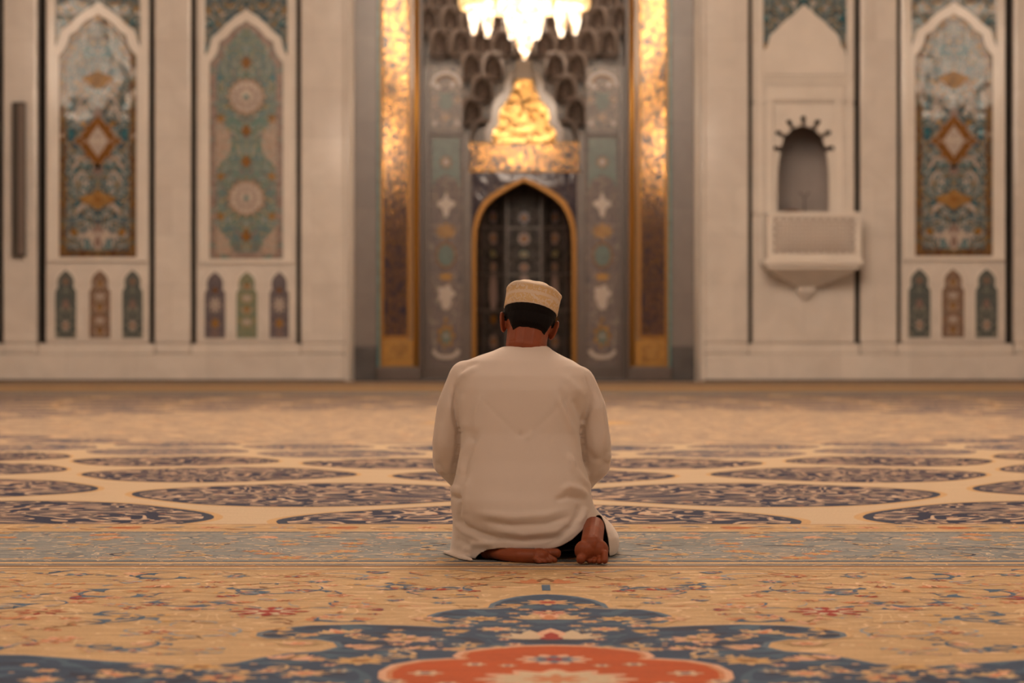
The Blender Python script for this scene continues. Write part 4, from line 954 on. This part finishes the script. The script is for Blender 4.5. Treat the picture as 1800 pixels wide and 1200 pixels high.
def normals(V, Fs):
    Q = np.array([f if len(f) == 4 else (f[0], f[1], f[2], f[2]) for f in Fs]); n = np.cross(V[Q[:, 2]]-V[Q[:, 0]], V[Q[:, 3]]-V[Q[:, 1]])
    t = np.cross(V[Q[:, 1]]-V[Q[:, 0]], V[Q[:, 2]]-V[Q[:, 0]]); tri = Q[:, 2] == Q[:, 3]; n[tri] = t[tri]
    N_ = np.zeros_like(V)
    for k in range(4): np.add.at(N_, Q[:, k], n)
    return N_/(np.linalg.norm(N_, axis=1, keepdims=True)+1e-12)
def px_of(V): return VX+(V[:, 0]-CX)*F/V[:, 1], VY-(V[:, 2]-H)*F/V[:, 1]
def mesh_obj(name, V, Fs, mat, parent, smooth_=True):
    o0 = np.array(parent.location); used_ = sorted({i for f in Fs for i in f}); mp = {a: i for i, a in enumerate(used_)}
    me = bpy.data.meshes.new(name); me.from_pydata([tuple(V[i]-o0) for i in used_], [], [tuple(mp[i] for i in f) for f in Fs])
    me.materials.append(M[mat]); me.polygons.foreach_set('use_smooth', [smooth_]*len(Fs)); me.update()
    o = bpy.data.objects.new(name, me); COL.objects.link(o); o.parent = parent
    return o
def loft(mb, rings, seg=56, e=2.5):
    """rings: z, xl, xr, yback, yfront (xl, xr as frame columns at the ring's depth)"""
    V = []
    for z_, xl, xr, yb, yf in rings:
        d = (yb+yf)/2; a = (xr-xl)/2*d/F; c = CX+((xl+xr)/2-VX)*d/F; b = (yf-yb)/2
        for k in range(seg):
            t = 2*PI*k/seg; cs, sn = math.cos(t), math.sin(t)
            V.append((c+a*math.copysign(abs(cs)**(2/e), cs), d+b*math.copysign(abs(sn)**(2/e), sn), z_))
    n = len(rings)
    mb.add(V, [(i*seg+k, i*seg+(k+1) % seg, (i+1)*seg+(k+1) % seg, (i+1)*seg+k) for i in range(n-1) for k in range(seg)]+[tuple(range(seg-1, -1, -1)), tuple((n-1)*seg+k for k in range(seg))])
def capsule(mb, a, b, ra, rb, seg=14):
    mb.tube([a, b], [ra, rb], seg); mb.ball(a, ra, seg, 8); mb.ball(b, rb, seg, 8)
def chain(mb, pts, rads):
    for i in range(len(pts)-1): capsule(mb, pts[i], pts[i+1], rads[i], rads[i+1])

MAN = thing('person', (-.05, 7.85, 0), 'person in cream robe and embroidered cap kneeling on the carpet, seen from behind', 'person')
RINGS = [(.003, 791, 1084, 7.61, 8.30), (.03, 793, 1088, 7.605, 8.30), (.06, 795, 1087, 7.60, 8.29), (.09, 796, 1077, 7.595, 8.27), (.12, 795, 1060, 7.59, 8.24), (.155, 793, 1045, 7.59, 8.19),
         (.19, 792, 1040, 7.60, 8.12), (.22, 794, 1038, 7.615, 8.05), (.26, 799, 1034, 7.63, 8.00), (.31, 805, 1026, 7.652, 7.97), (.40, 811, 1019, 7.68, 7.96), (.48, 808, 1026, 7.69, 7.97),
         (.54, 805, 1034, 7.70, 7.98), (.585, 806, 1030, 7.72, 7.985), (.612, 812, 1024, 7.74, 7.985), (.632, 820, 1008, 7.755, 7.985), (.651, 844, 986, 7.775, 7.98), (.665, 866, 972, 7.79, 7.97), (.680, 884, 962, 7.815, 7.955)]
P = lambda px, py, d: PXD(px, py, d)
ARML = [P(819, 664, 7.86), P(799, 715, 7.86), P(789, 775, 7.87), P(787, 812, 7.90), P(812, 838, 8.02), P(838, 864, 8.13)]
ARMR = [P(1016, 673, 7.86), P(1034, 718, 7.86), P(1046, 780, 7.87), P(1047, 816, 7.90), P(1018, 842, 8.02), P(985, 866, 8.13)]
AR = [.058, .059, .054, .051, .047, .042]
rb = MB(); loft(rb, RINGS)
chain(rb, ARML, AR); chain(rb, ARMR, AR)
# cloth tail lying on the carpet at the left, thigh and knee bulges under the cloth
chain(rb, [P(781, 970.5, 7.90), P(797, 976, 7.80), P(815, 982, 7.68), P(828, 984, 7.62)], [.006, .011, .014, .008])
chain(rb, [P(880, 930, 7.75), (-.16, 8.17, .09)], [.09, .085]); chain(rb, [P(980, 930, 7.75), (.07, 8.17, .09)], [.09, .085])
V, E, Fs = remesh(rb, .0055, 4)
N0 = normals(V, Fs); X_, Y_ = px_of(V)
back = np.clip(-N0[:, 1]*1.6+.25, 0, 1)
def polydist(X, Y, pts):
    best = np.full(len(X), 1e9); tt = np.zeros(len(X)); L = 0
    seg = [math.hypot(b[0]-a[0], b[1]-a[1]) for a, b in zip(pts[:-1], pts[1:])]; tot = sum(seg)
    for (a, b), l in zip(zip(pts[:-1], pts[1:]), seg):
        t = np.clip(((X-a[0])*(b[0]-a[0])+(Y-a[1])*(b[1]-a[1]))/(l*l), 0, 1)
        d = np.hypot(X-a[0]-t*(b[0]-a[0]), Y-a[1]-t*(b[1]-a[1])); m = d < best; best[m] = d[m]; tt[m] = (L+t[m]*l)/tot; L += l
    return best, tt
# folds traced where the cloth of the back pulls and drapes: (points, half width px, height m)
FOLDS = [
 ([(801, 668), (797, 700), (799, 728), (806, 755), (806, 790), (798, 835), (793, 852)], 4.0, -.010), ([(812, 690), (812, 730), (818, 760)], 8, .004),
 ([(840, 758), (826, 780), (818, 810), (812, 850)], 7, -.006), ([(828, 768), (812, 800), (806, 835)], 6, .005), ([(850, 690), (838, 720), (832, 760)], 7, .003),
 ([(792, 868), (802, 876), (813, 874)], 4, -.009), ([(800, 852), (797, 862), (800, 870)], 7, .008), ([(826, 838), (818, 870), (814, 905), (824, 922)], 6, .0055), ([(812, 880), (808, 905), (814, 920)], 4, -.007),
 ([(796, 908), (812, 922), (840, 936), (880, 948)], 5, -.006), ([(797, 918), (815, 934), (850, 948)], 5, .004), ([(800, 945), (815, 955), (832, 962)], 5, -.005), ([(812, 972), (835, 955), (870, 955)], 6, .005),
 ([(1039, 690), (1036, 712), (1028, 738), (1023, 760), (1026, 800), (1031, 835)], 4.0, -.008), ([(1008, 700), (1018, 722), (1024, 745)], 5, -.005), ([(990, 660), (1010, 680), (1030, 700)], 7, .003), ([(975, 690), (1000, 740), (1012, 770)], 6, .0035), ([(985, 680), (1008, 745)], 4, -.003),
 ([(998, 795), (1008, 822), (1024, 846), (1048, 860)], 6, .009), ([(1006, 815), (1020, 845), (1036, 858)], 5, -.004), ([(985, 862), (1000, 855), (1018, 860), (1034, 873)], 6, .007), ([(976, 878), (1000, 872), (1024, 878)], 4.5, -.007),
 ([(1020, 882), (1016, 905), (1004, 925), (985, 935)], 5, -.006), ([(1030, 890), (1026, 905), (1016, 922)], 5, .004), ([(835, 902), (900, 909), (960, 905), (1000, 893)], 6, .0035), ([(845, 915), (900, 924), (960, 921), (1008, 905)], 4, -.0035),
 ([(860, 930), (920, 938), (975, 933), (1005, 921)], 5, .003), ([(870, 945), (920, 951), (970, 947), (1000, 935)], 4, -.003),
 ([(1044, 889), (1030, 910), (1008, 932), (985, 948), (960, 957)], 2.2, -.0035), ([(1040, 895), (1024, 917), (1004, 937), (982, 952)], 3, .003),
 ([(835, 690), (870, 725), (905, 760), (915, 764)], 4, -.0008), ([(1010, 690), (975, 722), (935, 760), (915, 764)], 4, -.0008), ([(912, 760), (918, 768)], 5, -.003), ([(935, 757), (926, 772)], 4, .002),
 ([(806, 655), (822, 643), (842, 636)], 4, -.002), ([(800, 680), (812, 660), (840, 645)], 5, .003), ([(1030, 655), (1040, 690), (1048, 720)], 5, -.003), ([(1052, 700), (1060, 740), (1062, 780)], 6, .003),
 ([(766, 810), (778, 832), (792, 846)], 6, -.004), ([(775, 740), (770, 780), (776, 815)], 7, .003), ([(1066, 790), (1060, 820), (1046, 842)], 6, -.004), ([(1072, 796), (1068, 812)], 5, .005), ([(1030, 790), (1044, 806), (1060, 808)], 5, -.003),
]
disp = np.zeros(len(V))
for pts, wd, hgt in FOLDS:
    d, t = polydist(X_, Y_, pts); end = np.clip(np.sin(np.clip(t, .0, 1)*PI)*1.6+.15, 0, 1)
    disp += (1.75*hgt if wd > 3 else 1.3*hgt)*np.exp(-(d/wd)**2)*end
nz_ = np.array([noise.noise(Vector((x*9, y*5, z_*6))) for x, y, z_ in V])
V = V+N0*((disp*back)+nz_*.0028)[:, None]
V = smooth(V, E, 1)
V[:, 2] = np.maximum(V[:, 2], .0028)
# hem line: cut the cloth open over the feet
HEM = [(838, 1000), (837, 988), (835, 980), (842, 972), (856, 966), (880, 963), (930, 964.5), (962, 966), (985, 960), (1006, 948), (1026, 929), (1042, 911), (1053, 903), (1059, 908), (1065, 922), (1069, 940), (1072, 960), (1072, 1000)]
X_, Y_ = px_of(V)
def inside(X, Y, P):
    c = np.zeros(len(X), bool); n = len(P)
    for i in range(n):
        (ax, ay), (bx, by) = P[i], P[(i+1) % n]
        m = ((ay > Y) != (by > Y)) & (X < (bx-ax)*(Y-ay)/((by-ay) or 1e-9)+ax); c ^= m
    return c
cutv = inside(X_, Y_, HEM) & (V[:, 1] < 7.93+0*X_) & (N0[:, 1] < .15)
low = V[:, 2] < .0030
keep = [f for f in Fs if not all(cutv[i] for i in f) and not all(low[i] for i in f)]
ec = {}
for f in keep:
    for i in range(len(f)): e_ = tuple(sorted((f[i], f[(i+1) % len(f)]))); ec[e_] = ec.get(e_, 0)+1
bedge = [e_ for e_, c in ec.items() if c == 1]; bv = sorted({i for e_ in bedge for i in e_})
BE = np.array(bedge)
for i in bv:                                    # snap the cut edge to the hem line
    d, t = polydist(X_[i:i+1], Y_[i:i+1], HEM)
    if V[i, 1] < 7.95 and (d[0] < 9 and cutv[i] or d[0] < 6):
        best = None
        for a, b in zip(HEM[:-1], HEM[1:]):
            l2 = (b[0]-a[0])**2+(b[1]-a[1])**2; t = min(1, max(0, ((X_[i]-a[0])*(b[0]-a[0])+(Y_[i]-a[1])*(b[1]-a[1]))/l2)); q = (a[0]+t*(b[0]-a[0]), a[1]+t*(b[1]-a[1])); dd = math.hypot(X_[i]-q[0], Y_[i]-q[1])
            if best is None or dd < best[0]: best = (dd, q)
        z_ = PXD(best[1][0], best[1][1], V[i, 1])
        V[i, 0] = z_.x; V[i, 2] = max(.0028, z_.z)
wB = np.zeros(len(V)); wB[bv] = 1; V = smooth(V, BE, 6, wB)
robe = mesh_obj('robe', V, keep, 'robe', MAN)
so_ = robe.modifiers.new('cloth', 'SOLIDIFY'); so_.thickness = .0028; so_.offset = -1

# ---- body: one continuous surface with head, hands and feet
bd = MB()
inset = [(z_ if z_ > .02 else .03, xl+22, xr-22, yb+.03, yf-.02) for z_, xl, xr, yb, yf in RINGS if .2 < z_ < .66]
loft(bd, inset, 40, 2.2)
bd.ball((-.06, 7.76, .16), (.15, .13, .11), 20, 12)
for q, knee, ank in ((-1, (-.20, 8.15, .075), P(858, 966, 7.70)), (1, (.11, 8.15, .075), P(1036, 918, 7.82))):
    hip = (-.06+q*.085, 7.82, .165)
    chain(bd, [hip, (hip[0]+(knee[0]-hip[0])*.5, 7.99, .145), knee], [.075, .068, .055])
    kx = Vector(knee)+Vector((0, -.02, -.012)); an = Vector(ank)
    mid = kx.lerp(an, .4); mid.z += .0; chain(bd, [kx, mid, kx.lerp(an, .8), an], [.05, .052, .035, .030])
# arms and hands resting on the thighs
for A_, q in ((ARML, -1), (ARMR, 1)):
    chain(bd, [Vector(p) for p in A_[:5]], [.034, .034, .032, .030, .028])
    wr = Vector(A_[5]); chain(bd, [Vector(A_[4]), wr], [.030, .024])
    fw = Vector((-q*.25, .9, -.30)).normalized(); sd = Vector((q, .25, 0)).normalized(); sd = (sd-fw*sd.dot(fw)).normalized(); up = sd.cross(fw)*q
    if up.z < 0: up = -up
    rot = Matrix((sd, fw, up)).transposed()
    bd.ball(wr+fw*.052, (.036, .05, .015), 16, 10, rot=rot)
    for k, (off, L_) in enumerate(((-.027, .070), (-.009, .082), (.010, .077), (.027, .060))):
        p0 = wr+fw*.085+sd*(off if q > 0 else off); p1 = p0+fw*L_*.42+up*.004; p2 = p1+fw*L_*.33-up*.008; p3 = p2+fw*L_*.25-up*.012
        chain(bd, [p0, p1, p2, p3], [.0088, .0082, .0076, .0068])
    t0 = wr+fw*.03-sd*.030*(1); chain(bd, [t0, t0-sd*.022+fw*.022, t0-sd*.030+fw*.046], [.011, .0098, .0085])
# neck
chain(bd, [(-.052, 7.87, .60), (-.050, 7.895, .66), (-.046, 7.925, .72)], [.070, .066, .062])
# feet: left lies flat under him pointing right, sole up
fd = 7.575
def FP(px, py, d): return P(px, py, d)
chain(bd, [FP(860, 968, 7.69), FP(885, 973.5, 7.63), FP(915, 977, 7.59), FP(945, 978, 7.572)], [.020, .022, .0245, .0245])
bd.ball(FP(948, 976, 7.58), (.034, .036, .024), 16, 10)
for px0, py0, px1, py1, dd, r in ((957, 971, 978, 972, 7.60, .0155), (966, 978, 975, 984, 7.568, .0092), (958, 980, 966, 986, 7.560, .0088), (949, 981, 957, 987, 7.552, .0086), (941, 982, 948, 987.5, 7.545, .0084)):
    chain(bd, [FP(px0, py0, dd), FP(px1, py1, dd)], [r*.9, r])
# right stands on its toes, sole to the back
chain(bd, [FP(1043, 924, 7.76), FP(1044, 926, 7.68), FP(1042, 940, 7.60), FP(1040, 957, 7.545)], [.028, .034, .034, .036])
bd.ball(FP(1029, 967, 7.53), (.035, .028, .033), 16, 10); bd.ball(FP(1053, 966, 7.535), (.030, .026, .032), 16, 10)
for px0, py0, px1, py1, d0, d1, r in ((1024, 978, 1021, 987, 7.52, 7.505, .0155), (1037, 981, 1036, 990, 7.53, 7.52, .0095), (1045, 981, 1045, 990, 7.53, 7.515, .0092), (1054, 980, 1054, 990, 7.52, 7.50, .0092), (1063, 972, 1063, 985, 7.51, 7.49, .0105)):
    a, b = FP(px0, py0, d0), FP(px1, py1, d1); b.z = max(b.z, r+.003); chain(bd, [a, b], [r, r])
# head, in its own frame (face towards +Y), then bowed and tilted
HC = PXD(930, 565, 7.93)
RH = Matrix.Rotation(math.radians(8.5), 3, 'Y') @ Matrix.Rotation(math.radians(-15), 3, 'X') @ Matrix.Rotation(math.radians(3), 3, 'Z')
hd = MB()
hd.ball((0, -.004, .030), (.079, .096, .086), 28, 18); hd.ball((0, -.020, -.010), (.074, .078, .07), 24, 14)
hd.ball((0, .040, -.030), (.060, .050, .070), 24, 14); hd.ball((0, .050, -.088), (.040, .040, .030), 18, 10)   # face, chin
hd.ball((0, .082, .010), (.050, .015, .014), 16, 8); hd.ball((0, .052, .045), (.062, .045, .045), 18, 10)      # brow, forehead
chain(hd, [(0, .090, .000), (0, .104, -.028)], [.008, .012])                                                  # nose
for q in (-1, 1):
    hd.ball((q*.011, .098, -.034), .008); hd.ball((q*.034, .074, -.030), (.022, .018, .020)); hd.ball((q*.030, .074, -.002), (.013, .012, .009))
    ro = Matrix.Rotation(q*math.radians(24), 3, 'Z') @ Matrix.Rotation(math.radians(8), 3, 'X') @ Matrix.Rotation(q*math.radians(10), 3, 'Y')
    hd.ball((q*.083, .000, -.016), (.0075, .017, .031), 16, 12, rot=ro); hd.ball((q*.076, .004, -.018), (.012, .013, .024), 14, 10)                                         # ear
    hd.tube([Vector((q*.0855, 0, -.016))+ro @ Vector((0, .017*math.cos(a), .031*math.sin(a))) for a in [i*2*PI/16 for i in range(17)]], .0048, 8)
hd.ball((0, .088, -.062), (.020, .010, .006)); hd.ball((0, .087, -.071), (.017, .010, .006))                    # lips
chain(hd, [(0, -.02, -.03), (0, -.035, -.10)], [.068, .066])
bd.add([HC+RH @ Vector(v) for v in hd.v], hd.f)
V, E, Fs = remesh(bd, .0027, 2)
V[:, 2] = np.maximum(V[:, 2], .0028)
body = mesh_obj('body', V, Fs, 'skin', MAN)
iR = np.array(RH.transposed()); LV = (V-np.array(HC)) @ iR.T
for q in (-1, 1):
    MB().ball(HC+RH @ Vector((q*.031, .0745, -.002)), .0115, 14, 10).build('eye', 'eye', MAN)
    MB().ball(HC+RH @ Vector((q*.031, .0832, -.006)), (.0055, .004, .0050), 14, 10).build('iris', 'iris', MAN)
# hair: grown off the head surface behind the temples
lx, ly, lz = LV[:, 0], LV[:, 1], LV[:, 2]
ax_ = np.abs(lx)
hemz = np.where(ax_ < .052, -.046-.012*np.clip((ax_-.034)/.018, 0, 1), -.058+.044*np.clip((ax_-.050)/.020, 0, 1))
hair = (lz > hemz) & (lz < .062) & (ly < np.where(lz > .02, .045, .008)) & (ax_ < .083) & (np.linalg.norm(LV, axis=1) < .13) & (V[:, 2] > .66)
inh = np.array(hair); hf = [f for f in Fs if all(inh[i] for i in f)]
Nn = normals(V, Fs); marg = np.clip((lz-hemz)/.020, 0.12, 1)
VH = V+Nn*(.0075*marg)[:, None]
cnt = {}
for f in hf:
    for i in range(len(f)): e_ = tuple(sorted((f[i], f[(i+1) % len(f)]))); cnt[e_] = cnt.get(e_, 0)+1
be = [e_ for e_, c in cnt.items() if c == 1]
if be:
    BE = np.array(be); wB = np.zeros(len(V)); wB[np.unique(BE)] = 1; VH = smooth(VH, BE, 4, wB)
ho = mesh_obj('hair', VH, hf, 'hair', MAN)
so_ = ho.modifiers.new('locks', 'SOLIDIFY'); so_.thickness = .006; so_.offset = -1
# embroidered cap
m = bpy.data.materials.new('embroidered_cotton'); m.use_nodes = True; nt = m.node_tree; p = nt.nodes['Principled BSDF']; p.inputs['Roughness'].default_value = .8; p.inputs['Specular IOR Level'].default_value = .2
N = nt.nodes.new; L = nt.links.new
tc = N('ShaderNodeTexCoord'); sp = N('ShaderNodeSeparateXYZ'); L(tc.outputs['Object'], sp.inputs[0])
rp = N('ShaderNodeValToRGB'); mr = N('ShaderNodeMapRange'); mr.inputs[1].default_value = 0; mr.inputs[2].default_value = .1; L(sp.outputs[2], mr.inputs[0]); L(mr.outputs[0], rp.inputs[0])
e = rp.color_ramp.elements; e[0].position = 0; e[0].color = (0, 0, 0, 1); e[1].position = .07; e[1].color = (1, 1, 1, 1)
for ps, c in ((.30, 1), (.34, 0), (.40, 0), (.44, 1), (.60, 1), (.64, 0)): q = e.new(ps); q.color = (c, c, c, 1)
vz = N('ShaderNodeTexVoronoi'); vz.inputs['Scale'].default_value = 75; L(tc.outputs['Object'], vz.inputs['Vector'])
nz = N('ShaderNodeTexNoise'); nz.inputs['Scale'].default_value = 60; nz.inputs['Distortion'].default_value = 2; L(tc.outputs['Object'], nz.inputs['Vector'])
gt = N('ShaderNodeMath'); gt.operation = 'GREATER_THAN'; gt.inputs[1].default_value = .47; L(nz.outputs[0], gt.inputs[0])
mu = N('ShaderNodeMath'); mu.operation = 'MULTIPLY'; L(gt.outputs[0], mu.inputs[0]); L(rp.outputs[0], mu.inputs[1])
mx = N('ShaderNodeMix'); mx.data_type = 'RGBA'; L(mu.outputs[0], mx.inputs[0]); mx.inputs[6].default_value = (.68, .56, .44, 1); mx.inputs[7].default_value = (.64, .45, .24, 1)
L(mx.outputs[2], p.inputs['Base Color'])
bp = N('ShaderNodeBump'); bp.inputs['Strength'].default_value = .4; bp.inputs['Distance'].default_value = .001; L(vz.outputs['Distance'], bp.inputs['Height']); L(bp.outputs[0], p.inputs['Normal'])
M['cap'] = m
prof = [(.0850, -.001), (.0872, .002), (.0874, .02), (.0876, .04), (.0888, .056), (.0905, .064), (.0900, .0675), (.0860, .0660), (.080, .0665), (.072, .076), (.058, .084), (.040, .090), (.020, .0925), (0, .093)]
cp = MB(); cp.lathe(prof, (0, 0, 0), 72, sy=1.17)
cp.v = [(x*(1+.012*math.sin(3*math.atan2(y, x)+1)*min(1, z_/.06)), y, z_+(.0022*math.sin(5*math.atan2(y, x)+.6)+.002*math.sin(2*math.atan2(y, x)))*(1 if z_ > .06 else z_/.06)+(.0015*math.sin(x*70+1.0) if z_ > .07 else 0)) for x, y, z_ in cp.v]
me = bpy.data.meshes.new('cap'); me.from_pydata(cp.v, [], cp.f); me.materials.append(M['cap']); me.polygons.foreach_set('use_smooth', [True]*len(cp.f)); me.update()
co = bpy.data.objects.new('cap', me); COL.objects.link(co); co.parent = MAN
cpos = HC+RH @ Vector((0, -.004, .034)); co.matrix_local = Matrix.Translation(cpos-Vector(MAN.location)) @ (Matrix.Rotation(math.radians(1.5), 3, 'Y') @ RH).to_4x4()
co['label'] = 'cream round cap with two gold embroidered bands'
s2 = co.modifiers.new('cloth', 'SOLIDIFY'); s2.thickness = .002; s2.offset = 1
